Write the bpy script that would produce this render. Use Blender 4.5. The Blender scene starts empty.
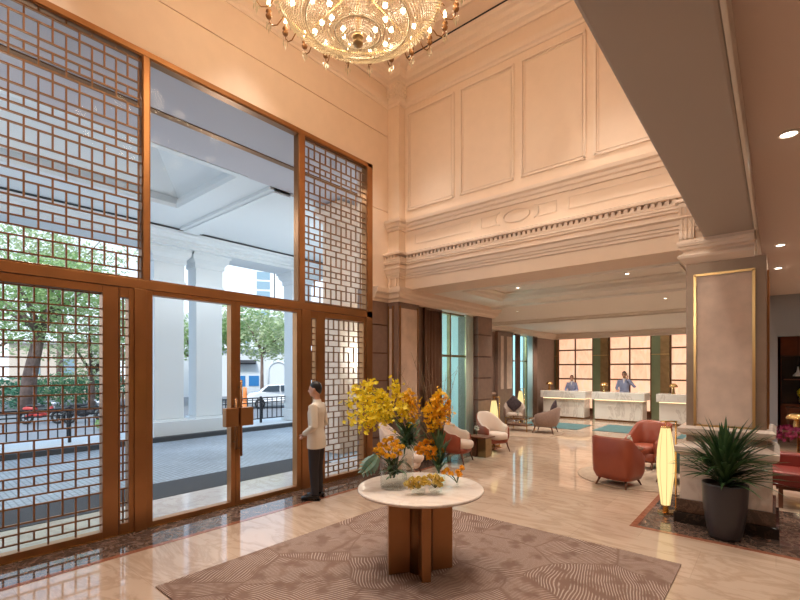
import bpy, math, random
from mathutils import Vector, Matrix
R = random.Random(7)
PI = math.pi
sc = bpy.context.scene
COL = sc.collection
H = 1.9                                   # eye height of the photographer

# ------------------------------------------------------------------ mesh collector
class MB:
    def __init__(s): s.v=[]; s.f=[]; s.sm=[]; s.M=None
    def _v(s, p):
        p = Vector(p)
        if s.M is not None: p = s.M @ p
        s.v.append(tuple(p)); return len(s.v)-1
    def face(s, ids, smooth=False): s.f.append(tuple(ids)); s.sm.append(smooth)
    def box(s, x0,x1,y0,y1,z0,z1):
        i=[s._v((x,y,z)) for z in (z0,z1) for y in (y0,y1) for x in (x0,x1)]
        for q in ((0,2,3,1),(4,5,7,6),(0,1,5,4),(2,6,7,3),(0,4,6,2),(1,3,7,5)): s.face([i[k] for k in q])
        return s
    def obox(s, c, size, rz=0, rx=0, ry=0):
        old=s.M; m=Matrix.Translation(c)@Matrix.Rotation(rz,4,'Z')@Matrix.Rotation(ry,4,'Y')@Matrix.Rotation(rx,4,'X')
        s.M = m if old is None else old@m
        a,b,d=[k/2 for k in size]; s.box(-a,a,-b,b,-d,d); s.M=old; return s
    def prism(s, poly, z0, z1, smooth=False):
        n=len(poly); a=[s._v((x,y,z0)) for x,y in poly]; b=[s._v((x,y,z1)) for x,y in poly]
        s.face(a[::-1]); s.face(b)
        for k in range(n): s.face((a[k],a[(k+1)%n],b[(k+1)%n],b[k]),smooth)
        return s
    def rings(s, rings, cap=True, smooth=True, closed=True):
        ids=[[s._v(p) for p in r] for r in rings]
        n=len(ids[0])
        for a,b in zip(ids,ids[1:]):
            for k in range(n if closed else n-1):
                s.face((a[k],a[(k+1)%n],b[(k+1)%n],b[k]),smooth)
        if cap: s.face(ids[0][::-1],False); s.face(ids[-1],False)
        return s
    def lathe(s, prof, n=32, c=(0,0,0), smooth=True, cap=True):
        return s.rings([[(c[0]+r*math.cos(2*PI*k/n), c[1]+r*math.sin(2*PI*k/n), c[2]+z) for k in range(n)] for r,z in prof], cap, smooth)
    def cyl(s, c, r, h, n=24, r2=None):
        r2=r if r2 is None else r2
        return s.lathe([(r,0),(r2,h)],n,c)
    def tube(s, pts, rad, n=8, smooth=True, flat=1.0):
        pts=[Vector(p) for p in pts]; m=len(pts)
        if not hasattr(rad,'__len__'): rad=[rad]*m
        out=[]; up=Vector((0,0,1)); prev=None
        for i,p in enumerate(pts):
            d=(pts[min(i+1,m-1)]-pts[max(i-1,0)])
            if d.length<1e-9: d=Vector((0,0,1))
            d.normalize()
            if prev is None:
                ref = up if abs(d.z)<.92 else Vector((1,0,0))
                a=d.cross(ref).normalized()
            else:
                a=prev-d*prev.dot(d)
                if a.length<1e-6: a=d.cross(up if abs(d.z)<.92 else Vector((1,0,0)))
                a.normalize()
            prev=a; b=d.cross(a)
            out.append([p+(a*math.cos(2*PI*k/n)+b*(flat*math.sin(2*PI*k/n)))*rad[i] for k in range(n)])
        return s.rings(out,True,smooth)
    def ball(s, c, r, n=16, m=10):
        if not hasattr(r,'__len__'): r=(r,r,r)
        prof=[]
        for j in range(1,m): 
            a=-PI/2+PI*j/m; prof.append((math.cos(a),math.sin(a)))
        ring=[[ (c[0]+r[0]*q*math.cos(2*PI*k/n), c[1]+r[1]*q*math.sin(2*PI*k/n), c[2]+r[2]*z) for k in range(n)] for q,z in prof]
        ids=[[s._v(p) for p in rr] for rr in ring]
        lo=s._v((c[0],c[1],c[2]-r[2])); hi=s._v((c[0],c[1],c[2]+r[2]))
        for a,b in zip(ids,ids[1:]):
            for k in range(n): s.face((a[k],a[(k+1)%n],b[(k+1)%n],b[k]),True)
        for k in range(n):
            s.face((lo,ids[0][(k+1)%n],ids[0][k]),True); s.face((hi,ids[-1][k],ids[-1][(k+1)%n]),True)
        return s
    def octa(s, c, r, h):
        p=[s._v((c[0]+r*x,c[1]+r*y,c[2])) for x,y in ((1,0),(0,1),(-1,0),(0,-1))]
        t=s._v((c[0],c[1],c[2]+h)); b=s._v((c[0],c[1],c[2]-h))
        for k in range(4): s.face((p[k],p[(k+1)%4],t)); s.face((p[(k+1)%4],p[k],b))
        return s
    def torus(s, c, Rr, r, n=48, m=8):
        ids=[[s._v((c[0]+(Rr+r*math.cos(2*PI*j/m))*math.cos(2*PI*k/n), c[1]+(Rr+r*math.cos(2*PI*j/m))*math.sin(2*PI*k/n), c[2]+r*math.sin(2*PI*j/m))) for j in range(m)] for k in range(n)]
        for k in range(n):
            a,b=ids[k],ids[(k+1)%n]
            for j in range(m): s.face((a[j],b[j],b[(j+1)%m],a[(j+1)%m]),True)
        return s
    def sweep(s, path, prof, closed=False):
        """profile (offset to the right of travel, z) carried along a plan path with mitred corners"""
        n=len(path); out=[]
        for i in range(n):
            p=Vector(path[i])
            d0=(p-Vector(path[i-1])) if (i>0 or closed) else None
            d1=(Vector(path[(i+1)%n])-p) if (i<n-1 or closed) else None
            if d0 is None: d0=d1
            if d1 is None: d1=d0
            n0=Vector((d0.y,-d0.x)).normalized(); n1=Vector((d1.y,-d1.x)).normalized()
            m=(n0+n1)/(1+n0.dot(n1))
            out.append([(p.x+m.x*o,p.y+m.y*o,z) for o,z in prof])
        if closed: out.append(out[0])
        return s.rings(out,not closed,False)
    def build(s, name, mat, parent=None, bevel=0, loc=None, rz=0, solid=0, sub=0, segs=2):
        me=bpy.data.meshes.new(name); me.from_pydata(s.v,[],s.f)
        me.polygons.foreach_set('use_smooth',s.sm); me.update()
        o=bpy.data.objects.new(name,me); COL.objects.link(o)
        if mat: me.materials.append(mat)
        if parent is not None: o.parent=parent
        if loc is not None: o.location=loc
        o.rotation_euler.z=rz
        if solid:
            m=o.modifiers.new('s','SOLIDIFY'); m.thickness=solid; m.offset=0
        if bevel:
            m=o.modifiers.new('b','BEVEL'); m.width=bevel; m.segments=segs; m.limit_method='ANGLE'; m.angle_limit=math.radians(40)
        if sub:
            m=o.modifiers.new('u','SUBSURF'); m.levels=sub; m.render_levels=sub
        return o

def tag(o, label=None, cat=None, group=None, kind=None):
    if label: o['label']=label
    if cat: o['category']=cat
    if group: o['group']=group
    if kind: o['kind']=kind
    return o
def T(name, label, cat, loc=(0,0,0), rz=0, group=None, kind=None):
    o=bpy.data.objects.new(name,None); COL.objects.link(o); o.location=loc; o.rotation_euler=(0,0,rz)
    o.empty_display_size=.1
    return tag(o,label,cat,group,kind)
def S(mb, name, mat, label, cat, bevel=0, parent=None):
    o=mb.build(name,mat,parent,bevel)
    return tag(o,label,cat,None,'structure')
KIDS={}
def copy_tree(o, parent=None):
    c=o.copy(); COL.objects.link(c)
    if parent is not None: c.parent=parent
    for ch in list(o.children): copy_tree(ch,c)
    return c

# ------------------------------------------------------------------ materials
def nodes(name):
    m=bpy.data.materials.new(name); m.use_nodes=True
    nt=m.node_tree; return m, nt, nt.nodes, nt.links, nt.nodes['Principled BSDF']
def mat(name, col, rough=.5, metal=0, var=0, vscale=6, bump=0, bscale=40, sheen=0, coat=0, emit=None, es=0, spec=None, sub=0):
    m,nt,N,L,b=nodes(name)
    b.inputs['Base Color'].default_value=(*col,1); b.inputs['Roughness'].default_value=rough; b.inputs['Metallic'].default_value=metal
    if spec is not None: b.inputs['Specular IOR Level'].default_value=spec
    if sheen: b.inputs['Sheen Weight'].default_value=sheen
    if coat: b.inputs['Coat Weight'].default_value=coat; b.inputs['Coat Roughness'].default_value=.06
    if emit: b.inputs['Emission Color'].default_value=(*emit,1); b.inputs['Emission Strength'].default_value=es
    if sub: b.inputs['Subsurface Weight'].default_value=sub; b.inputs['Subsurface Radius'].default_value=(.02,.01,.006)
    tc=N.new('ShaderNodeTexCoord')
    if var:
        t=N.new('ShaderNodeTexNoise'); t.inputs['Scale'].default_value=vscale; t.inputs['Detail'].default_value=5
        L.new(tc.outputs['Object'],t.inputs['Vector'])
        r=N.new('ShaderNodeValToRGB'); r.color_ramp.elements[0].position=.3; r.color_ramp.elements[1].position=.7
        r.color_ramp.elements[0].color=(*[max(0,c*(1-var)) for c in col],1); r.color_ramp.elements[1].color=(*[min(1,c*(1+var)) for c in col],1)
        L.new(t.outputs['Fac'],r.inputs['Fac']); L.new(r.outputs['Color'],b.inputs['Base Color'])
    if bump:
        t=N.new('ShaderNodeTexNoise'); t.inputs['Scale'].default_value=bscale; t.inputs['Detail'].default_value=4
        L.new(tc.outputs['Object'],t.inputs['Vector'])
        bp=N.new('ShaderNodeBump'); bp.inputs['Strength'].default_value=bump; bp.inputs['Distance'].default_value=.01
        L.new(t.outputs['Fac'],bp.inputs['Height']); L.new(bp.outputs['Normal'],b.inputs['Normal'])
    return m
def marble(name, base, vein, rough=.08, scale=1.2, amount=.5, tile=None, joint=None, rot=0, stretch=(1,1,1), width=.06, dist=1.5):
    m,nt,N,L,b=nodes(name)
    tc=N.new('ShaderNodeTexCoord'); mp=N.new('ShaderNodeMapping'); mp.inputs['Rotation'].default_value=(0,0,rot); mp.inputs['Scale'].default_value=stretch
    L.new(tc.outputs['Object'],mp.inputs['Vector'])
    n1=N.new('ShaderNodeTexNoise'); n1.inputs['Scale'].default_value=scale; n1.inputs['Detail'].default_value=8; n1.inputs['Distortion'].default_value=dist; n1.inputs['Roughness'].default_value=.6
    L.new(mp.outputs['Vector'],n1.inputs['Vector'])
    r=N.new('ShaderNodeValToRGB'); e=r.color_ramp.elements
    e[0].position=.5-width; e[0].color=(0,0,0,1); e[1].position=.5; e[1].color=(1,1,1,1); x=e.new(.5+width); x.color=(0,0,0,1)
    L.new(n1.outputs['Fac'],r.inputs['Fac'])
    n2=N.new('ShaderNodeTexNoise'); n2.inputs['Scale'].default_value=scale*2.3; n2.inputs['Detail'].default_value=6
    L.new(mp.outputs['Vector'],n2.inputs['Vector'])
    mx=N.new('ShaderNodeMix'); mx.data_type='RGBA'; mx.inputs[6].default_value=(*base,1); mx.inputs[7].default_value=(*vein,1)
    mul=N.new('ShaderNodeMath'); mul.operation='MULTIPLY'; L.new(r.outputs['Color'],mul.inputs[0]); mul.inputs[1].default_value=amount
    add=N.new('ShaderNodeMath'); add.operation='MULTIPLY_ADD'; L.new(n2.outputs['Fac'],add.inputs[0]); add.inputs[1].default_value=amount*.5; L.new(mul.outputs[0],add.inputs[2]); add.use_clamp=True
    L.new(add.outputs[0],mx.inputs[0]); out=mx.outputs[2]
    if tile:
        bk=N.new('ShaderNodeTexBrick'); bk.offset=.5; bk.inputs['Scale'].default_value=1; bk.inputs['Brick Width'].default_value=tile[0]; bk.inputs['Row Height'].default_value=tile[1]; bk.inputs['Mortar Size'].default_value=.0022
        bk.inputs['Color1'].default_value=(1,1,1,1); bk.inputs['Color2'].default_value=(.9,.9,.9,1); bk.inputs['Mortar'].default_value=(*joint,1)
        L.new(tc.outputs['Object'],bk.inputs['Vector'])
        m2=N.new('ShaderNodeMix'); m2.data_type='RGBA'; m2.blend_type='MULTIPLY'; m2.inputs[0].default_value=1
        L.new(out,m2.inputs[6]); L.new(bk.outputs['Color'],m2.inputs[7]); out=m2.outputs[2]
    L.new(out,b.inputs['Base Color']); b.inputs['Roughness'].default_value=rough
    return m
def glass(name, tint=(1,1,1), refl=1.0, rough=0.0):
    m=bpy.data.materials.new(name); m.use_nodes=True; nt=m.node_tree; N,L=nt.nodes,nt.links
    N.remove(N['Principled BSDF']); out=N['Material Output']
    t=N.new('ShaderNodeBsdfTransparent'); t.inputs['Color'].default_value=(*tint,1)
    g=N.new('ShaderNodeBsdfGlossy'); g.inputs['Roughness'].default_value=rough
    fr=N.new('ShaderNodeLayerWeight'); fr.inputs['Blend'].default_value=.5
    pw=N.new('ShaderNodeMath'); pw.operation='POWER'; pw.inputs[1].default_value=4.5; L.new(fr.outputs['Facing'],pw.inputs[0])
    mu=N.new('ShaderNodeMath'); mu.operation='MULTIPLY_ADD'; mu.inputs[1].default_value=.75*refl; mu.inputs[2].default_value=.035*refl; L.new(pw.outputs[0],mu.inputs[0])
    mx=N.new('ShaderNodeMixShader'); L.new(mu.outputs[0],mx.inputs[0]); L.new(t.outputs[0],mx.inputs[1]); L.new(g.outputs[0],mx.inputs[2])
    L.new(mx.outputs[0],out.inputs['Surface']); return m
def emis(name, col, st):
    m=bpy.data.materials.new(name); m.use_nodes=True; nt=m.node_tree; N,L=nt.nodes,nt.links
    N.remove(N['Principled BSDF']); e=N.new('ShaderNodeEmission'); e.inputs['Color'].default_value=(*col,1); e.inputs['Strength'].default_value=st
    L.new(e.outputs[0],N['Material Output'].inputs['Surface']); return m
def translucent(name, col, col2=None, mixt=.5, rough=.5, scale=3):
    m,nt,N,L,b=nodes(name); b.inputs['Base Color'].default_value=(*col,1); b.inputs['Roughness'].default_value=rough
    t=N.new('ShaderNodeBsdfTranslucent'); t.inputs['Color'].default_value=(*col,1)
    if col2:
        tc=N.new('ShaderNodeTexCoord'); n=N.new('ShaderNodeTexNoise'); n.inputs['Scale'].default_value=scale; L.new(tc.outputs['Object'],n.inputs['Vector'])
        mx=N.new('ShaderNodeMix'); mx.data_type='RGBA'; mx.inputs[6].default_value=(*col,1); mx.inputs[7].default_value=(*col2,1)
        r=N.new('ShaderNodeValToRGB'); r.color_ramp.elements[0].position=.35; r.color_ramp.elements[1].position=.65; L.new(n.outputs['Fac'],r.inputs['Fac'])
        L.new(r.outputs['Color'],mx.inputs[0]); L.new(mx.outputs[2],b.inputs['Base Color']); L.new(mx.outputs[2],t.inputs['Color'])
    ms=N.new('ShaderNodeMixShader'); ms.inputs[0].default_value=mixt; L.new(b.outputs[0],ms.inputs[1]); L.new(t.outputs[0],ms.inputs[2])
    L.new(ms.outputs[0],N['Material Output'].inputs['Surface']); return m

M={}
M['cream']=mat('cream_plaster',(.80,.635,.50),.55,var=.02)
M['cream_trim']=mat('cream_moulding',(.80,.65,.53),.5)
M['ceil']=mat('ceiling_paint',(.80,.74,.66),.6)
M['taupe']=mat('taupe_paint',(.46,.41,.37),.55)
M['taupe2']=mat('taupe_ceiling',(.66,.53,.46),.55)
M['bronze']=mat('bronze_metal',(.42,.205,.085),.32,.8,var=.08,vscale=3)
M['bronze_dark']=mat('dark_bronze',(.26,.125,.05),.33,.7)
M['lattice']=mat('lattice_bronze',(.28,.14,.06),.4,.5)
M['brass']=mat('brass',(.80,.52,.22),.25,1)
M['brass_d']=mat('aged_brass',(.42,.29,.15),.3,.9,var=.15)
M['gold']=mat('gold_trim',(.85,.60,.28),.3,.9)
M['glass']=glass('clear_glass',(.98,.99,.99),.12)
M['glass_teal']=glass('tinted_glass',(.74,.96,.94),.4)
M['vase_glass']=glass('vase_glass',(.98,.99,.985),.55)
M['water']=glass('vase_water',(.96,.985,.98),.5)
M['floor']=marble('floor_marble',(.58,.425,.315),(.38,.245,.16),.06,1.5,.5,(1.2,.8),(.75,.72,.7),stretch=(.5,1.6,1))
M['border']=marble('dark_marble',(.055,.035,.028),(.30,.19,.14),.06,5,.55,width=.05)
M['red_marble']=marble('red_marble',(.26,.09,.05),(.4,.17,.1),.08,6,.5)
M['stone']=mat('brown_stone',(.25,.165,.13),.5,var=.10,vscale=9)
M['stone_lt']=mat('rose_stone',(.55,.40,.32),.45,var=.12,vscale=5)
M['stone_col']=mat('bronze_stone',(.31,.225,.165),.35,.2,var=.08,vscale=6)
M['panel_lt']=mat('tan_panel',(.66,.51,.42),.5,var=.14,vscale=4)
M['plinth']=marble('plinth_marble',(.70,.60,.52),(.5,.38,.3),.15,2,.4)
M['white_marble']=marble('white_marble',(.84,.79,.74),(.48,.41,.37),.12,1.3,.5,rot=.6,stretch=(1.6,.6,.7),width=.03,dist=.5)
M['blackstone']=marble('black_marble',(.012,.010,.009),(.10,.06,.04),.06,5,.5,width=.03)
M['choc']=marble('chocolate_marble',(.05,.025,.015),(.16,.08,.05),.1,5,.5,width=.04)
M['curtain']=mat('brown_curtain',(.17,.085,.05),.8,sheen=.3)
M['sheer']=translucent('sheer_curtain',(.80,.76,.68),None,.5,.8)
M['sheer_blue']=translucent('pale_sheer',(.62,.74,.76),None,.5,.8)
M['white_fab']=mat('cream_fabric',(.74,.60,.51),.8,sheen=.3,bump=.1,bscale=300)
M['rust']=mat('rust_leather',(.30,.065,.03),.4,var=.06)
M['red_l']=mat('red_leather',(.30,.065,.032),.38,var=.05)
M['grey_fab']=mat('taupe_fabric',(.30,.20,.16),.8,sheen=.2,var=.08,vscale=20)
M['cushion']=mat('plum_cushion',(.075,.05,.06),.7,var=.5,vscale=25)
M['teal_fab']=mat('teal_velvet',(.07,.13,.16),.7,sheen=.4,var=.1)
M['wood']=mat('walnut_wood',(.16,.06,.03),.35,var=.2,vscale=8)
M['wood_r']=mat('reddish_wood',(.33,.10,.045),.35,var=.15,vscale=6)
M['pot']=mat('charcoal_pot',(.032,.028,.033),.3)
M['soil']=mat('soil',(.03,.02,.015),.9)
M['leaf_dark']=translucent('dracaena_leaf',(.028,.070,.025),(.055,.115,.038),.15,.35,8)
M['leaf']=translucent('flower_leaf',(.05,.12,.05),(.09,.18,.08),.25,.4,12)
M['leaf_silver']=translucent('monstera_leaf',(.12,.22,.15),(.25,.35,.28),.2,.35,9)
M['stem']=mat('green_stem',(.06,.12,.03),.6)
M['twig']=mat('twig',(.30,.20,.12),.8)
M['yellow']=translucent('yellow_petal',(.92,.68,.012),(.92,.78,.05),.3,.5,20)
M['yelor']=translucent('amber_petal',(.95,.50,.012),(.92,.62,.03),.3,.5,20)
M['orange']=translucent('orange_petal',(.95,.43,.010),(.95,.54,.03),.3,.5,20)
M['paleyel']=translucent('pale_yellow_petal',(.85,.62,.10),(.80,.66,.22),.3,.5,20)
M['white_pet']=translucent('white_petal',(.85,.82,.75),None,.3,.5)
M['magenta']=translucent('magenta_petal',(.25,.01,.06),(.35,.02,.10),.3,.5,20)
M['skin']=mat('skin',(.62,.34,.23),.5,sub=.15)
M['hair']=mat('black_hair',(.012,.009,.008),.4)
M['jacket']=mat('cream_jacket',(.78,.71,.60),.75,bump=.1,bscale=60)
M['trouser']=mat('dark_trousers',(.022,.018,.022),.7)
M['shoe']=mat('black_shoe',(.012,.010,.010),.22)
M['bluej']=mat('blue_grey_jacket',(.34,.39,.60),.75)
M['shirt']=mat('white_shirt',(.8,.8,.82),.7)
M['black']=mat('black_plastic',(.015,.015,.016),.4)
M['eye']=mat('eye_dark',(.03,.02,.015),.2)
M['lamp_y']=emis('lantern_glow',(1,.74,.32),.80)
M['lamp_lit']=emis('downlight_glow',(1,.9,.75),9)
M['bulb']=emis('candle_flame_bulb',(1,.80,.48),14)
M['led']=emis('under_counter_light',(1,.66,.36),1.6)
M['white_ext']=mat('white_render',(.68,.72,.74),.6)
M['grey_ext']=mat('grey_render',(.47,.45,.48),.6)
M['asphalt']=mat('asphalt',(.20,.21,.23),.8,var=.1)
M['kerb']=mat('dark_kerb',(.05,.055,.06),.6)
M['mat']=mat('grey_doormat',(.055,.06,.07),.9,bump=.3,bscale=200)
M['pave']=marble('pale_paving',(.58,.54,.52),(.42,.36,.34),.12,2,.5)
M['iron']=mat('black_iron',(.02,.02,.025),.5)
M['leaf_a']=translucent('tree_leaf',(.22,.38,.12),(.42,.54,.24),.35,.6,1.2)
M['leaf_b']=translucent('tree_leaf_dark',(.10,.26,.14),(.24,.40,.20),.35,.6,1.2)
M['leaf_c']=translucent('tree_leaf_pale',(.34,.47,.21),(.58,.62,.40),.35,.6,1.2)
M['bark']=mat('bark',(.18,.12,.10),.9,var=.3,vscale=4,bump=.5,bscale=12)
M['beige_wall']=mat('beige_render',(.62,.52,.42),.7,var=.06)
M['bld_white']=mat('facade_white',(.74,.76,.78),.7)
M['bld_glass']=mat('facade_glass',(.22,.32,.38),.15)
M['blue_sign']=mat('blue_panel',(.03,.20,.48),.5)
M['orange_p']=mat('orange_plastic',(.85,.25,.06),.5)
M['car_w']=mat('car_white',(.82,.83,.84),.25,coat=.6)
M['car_glass']=mat('car_glass',(.03,.04,.05),.1)
M['tyre']=mat('tyre',(.02,.02,.02),.8)
M['red_paint']=mat('red_paint',(.5,.05,.04),.35)
M['silver']=mat('silver_metal',(.6,.6,.62),.3,.9)
M['hedge']=translucent('hedge_leaf',(.04,.16,.10),(.09,.26,.16),.3,.6,4)
M['grey_wall']=mat('grey_panel',(.34,.37,.42),.6)
M['navy']=mat('night_window',(.012,.016,.022),.12)
M['bench']=mat('red_bench_leather',(.22,.03,.022),.4,var=.06)
M['teal_mat']=mat('teal_carpet',(.10,.20,.21),.95,var=.15,vscale=14)
M['round_rug']=mat('beige_round_rug',(.45,.33,.24),.95,var=.1,vscale=12)
M['choc_rug']=mat('brown_round_rug',(.16,.10,.08),.95,var=.15,vscale=12)
M['green_p']=mat('green_brass_panel',(.30,.38,.24),.3,.35,var=.12,vscale=2)
M['chair_stem']=mat('gilt_arm',(.30,.15,.055),.3,.9)

# beads of the chandelier: cut glass, part clear part frosted
def bead():
    m=bpy.data.materials.new('crystal_bead'); m.use_nodes=True; nt=m.node_tree; N,L=nt.nodes,nt.links
    N.remove(N['Principled BSDF'])
    t=N.new('ShaderNodeBsdfTranslucent'); t.inputs['Color'].default_value=(.82,.71,.52,1)
    d=N.new('ShaderNodeBsdfDiffuse'); d.inputs['Color'].default_value=(.76,.66,.50,1)
    g=N.new('ShaderNodeBsdfGlossy'); g.inputs['Roughness'].default_value=.1
    a=N.new('ShaderNodeMixShader'); a.inputs[0].default_value=.6; L.new(d.outputs[0],a.inputs[1]); L.new(t.outputs[0],a.inputs[2])
    b=N.new('ShaderNodeMixShader'); b.inputs[0].default_value=.25; L.new(a.outputs[0],b.inputs[1]); L.new(g.outputs[0],b.inputs[2])
    L.new(b.outputs[0],N['Material Output'].inputs['Surface']); return m
M['bead']=bead()

def rug_mat():
    m,nt,N,L,b=nodes('lobby_rug')
    tc=N.new('ShaderNodeTexCoord')
    nz=N.new('ShaderNodeTexNoise'); nz.inputs['Scale'].default_value=1.3; nz.inputs['Detail'].default_value=2; L.new(tc.outputs['Object'],nz.inputs['Vector'])
    ad=N.new('ShaderNodeVectorMath'); ad.operation='MULTIPLY_ADD'; L.new(nz.outputs['Color'],ad.inputs[0]); ad.inputs[1].default_value=(.3,.3,0); L.new(tc.outputs['Object'],ad.inputs[2])
    vo=N.new('ShaderNodeTexVoronoi'); vo.inputs['Scale'].default_value=1.25; L.new(ad.outputs[0],vo.inputs['Vector'])
    ve=N.new('ShaderNodeTexVoronoi'); ve.feature='DISTANCE_TO_EDGE'; ve.inputs['Scale'].default_value=1.25; L.new(ad.outputs[0],ve.inputs['Vector'])
    sp=N.new('ShaderNodeSeparateColor'); L.new(vo.outputs['Color'],sp.inputs[0])
    an=N.new('ShaderNodeMath'); an.operation='MULTIPLY'; an.inputs[1].default_value=3.1; L.new(sp.outputs[0],an.inputs[0])
    vr=N.new('ShaderNodeVectorRotate'); vr.rotation_type='Z_AXIS'; L.new(ad.outputs[0],vr.inputs['Vector']); L.new(an.outputs[0],vr.inputs['Angle'])
    wv=N.new('ShaderNodeTexWave'); wv.inputs['Scale'].default_value=12.0; wv.inputs['Distortion'].default_value=.9; wv.inputs['Detail'].default_value=2; wv.inputs['Detail Scale'].default_value=.9
    L.new(vr.outputs[0],wv.inputs['Vector'])
    rp=N.new('ShaderNodeValToRGB'); rp.color_ramp.elements[0].position=.62; rp.color_ramp.elements[1].position=.80; L.new(wv.outputs['Fac'],rp.inputs['Fac'])
    n2=N.new('ShaderNodeTexNoise'); n2.inputs['Scale'].default_value=5.5; n2.inputs['Detail'].default_value=3; L.new(tc.outputs['Object'],n2.inputs['Vector'])
    r2=N.new('ShaderNodeValToRGB'); r2.color_ramp.elements[0].position=.36; r2.color_ramp.elements[1].position=.50; L.new(n2.outputs['Fac'],r2.inputs['Fac'])
    r3=N.new('ShaderNodeValToRGB'); r3.color_ramp.elements[0].position=.0; r3.color_ramp.elements[1].position=.022; L.new(ve.outputs['Distance'],r3.inputs['Fac'])
    m1=N.new('ShaderNodeMath'); m1.operation='MULTIPLY'; L.new(rp.outputs['Color'],m1.inputs[0]); L.new(r2.outputs['Color'],m1.inputs[1])
    m2=N.new('ShaderNodeMath'); m2.operation='MULTIPLY'; L.new(m1.outputs[0],m2.inputs[0]); L.new(r3.outputs['Color'],m2.inputs[1])
    n3=N.new('ShaderNodeTexNoise'); n3.inputs['Scale'].default_value=5; n3.inputs['Detail'].default_value=6; L.new(tc.outputs['Object'],n3.inputs['Vector'])
    base=N.new('ShaderNodeMix'); base.data_type='RGBA'; base.inputs[6].default_value=(.17,.098,.072,1); base.inputs[7].default_value=(.25,.155,.115,1); L.new(n3.outputs['Fac'],base.inputs[0])
    mx=N.new('ShaderNodeMix'); mx.data_type='RGBA'; L.new(m2.outputs[0],mx.inputs[0]); L.new(base.outputs[2],mx.inputs[6]); mx.inputs[7].default_value=(.44,.33,.27,1)
    L.new(mx.outputs[2],b.inputs['Base Color']); b.inputs['Roughness'].default_value=.95; b.inputs['Specular IOR Level'].default_value=.1
    bp=N.new('ShaderNodeBump'); bp.inputs['Strength'].default_value=.5; bp.inputs['Distance'].default_value=.01; L.new(m2.outputs[0],bp.inputs['Height']); L.new(bp.outputs[0],b.inputs['Normal'])
    return m
M['rug']=rug_mat()
def cobble_mat():
    m,nt,N,L,b=nodes('cobbles')
    tc=N.new('ShaderNodeTexCoord')
    bk=N.new('ShaderNodeTexBrick'); bk.inputs['Scale'].default_value=1; bk.inputs['Brick Width'].default_value=.15; bk.inputs['Row Height'].default_value=.08; bk.inputs['Mortar Size'].default_value=.010
    bk.inputs['Color1'].default_value=(.40,.47,.55,1); bk.inputs['Color2'].default_value=(.33,.395,.47,1); bk.inputs['Mortar'].default_value=(.20,.24,.29,1)
    L.new(tc.outputs['Object'],bk.inputs['Vector'])
    n=N.new('ShaderNodeTexNoise'); n.inputs['Scale'].default_value=.8; n.inputs['Detail'].default_value=5; L.new(tc.outputs['Object'],n.inputs['Vector'])
    mx=N.new('ShaderNodeMix'); mx.data_type='RGBA'; mx.blend_type='OVERLAY'; mx.inputs[0].default_value=.5; L.new(bk.outputs['Color'],mx.inputs[6]); L.new(n.outputs['Fac'],mx.inputs[7])
    hs=N.new('ShaderNodeHueSaturation'); hs.inputs['Saturation'].default_value=.95; L.new(mx.outputs[2],hs.inputs['Color'])
    L.new(hs.outputs[0],b.inputs['Base Color']); b.inputs['Roughness'].default_value=.42
    bp=N.new('ShaderNodeBump'); bp.inputs['Strength'].default_value=.4; bp.inputs['Distance'].default_value=.01; L.new(bk.outputs['Fac'],bp.inputs['Height']); bp.invert=True; L.new(bp.outputs[0],b.inputs['Normal'])
    return m
M['cobble']=cobble_mat()
def onyx_mat():
    m=bpy.data.materials.new('backlit_onyx'); m.use_nodes=True; nt=m.node_tree; N,L=nt.nodes,nt.links; b=N['Principled BSDF']
    tc=N.new('ShaderNodeTexCoord'); n=N.new('ShaderNodeTexNoise'); n.inputs['Scale'].default_value=3; n.inputs['Detail'].default_value=8; n.inputs['Distortion'].default_value=1.2
    mp=N.new('ShaderNodeMapping'); mp.inputs['Rotation'].default_value=(0,.5,0); mp.inputs['Scale'].default_value=(1.5,1,.6)
    L.new(tc.outputs['Object'],mp.inputs['Vector']); L.new(mp.outputs[0],n.inputs['Vector'])
    r=N.new('ShaderNodeValToRGB'); e=r.color_ramp.elements; e[0].position=.3; e[0].color=(.95,.55,.34,1); e[1].position=.7; e[1].color=(1,.71,.50,1); L.new(n.outputs['Fac'],r.inputs['Fac'])
    L.new(r.outputs[0],b.inputs['Emission Color']); b.inputs['Emission Strength'].default_value=.55; L.new(r.outputs[0],b.inputs['Base Color']); b.inputs['Roughness'].default_value=.3
    return m
M['onyx']=onyx_mat()

# ================================================================== THE SETTING
# ---- floors and ceilings
f=MB(); f.box(-5.86,6,-7,10.3,-.1,0); f.box(-7.55,6,10.3,19.6,-.1,0)
S(f,'floor',M['floor'],'polished beige marble floor running through the whole lobby','floor')
S(MB().box(-5.71,-5.14,-7,9.9,-.02,.002),'trim_1',M['border'],'dark brown marble border along the glass entrance wall','floor border')
S(MB().box(-1.29,2.6,6.0,7.86,-.02,.002),'trim_2',M['border'],'dark marble floor panel around the square column','floor border')
e=MB(); e.box(-1.36,2.6,5.93,6.0,-.02,.003); e.box(-1.36,-1.29,6.0,7.86,-.02,.003)
S(e,'trim_3',M['red_marble'],'red marble edging strip around the dark floor panel','floor edging')
S(MB().box(-5.14,-5.07,-7,9.9,-.02,.003),'trim_4',M['red_marble'],'thin red marble line beside the dark entrance border','floor edging')
S(MB().box(-5.86,-5.71,.6,5.99,-.02,.012),'trim_5',M['brass'],'brass threshold strip under the entrance doors','threshold')
c=MB(); c.box(-6.1,-.4,-.6,6.9,7.6,7.8)
hallceil=S(c,'ceiling',M['cream'],'high cream ceiling above the chandelier','ceiling')
mo=MB()
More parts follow.
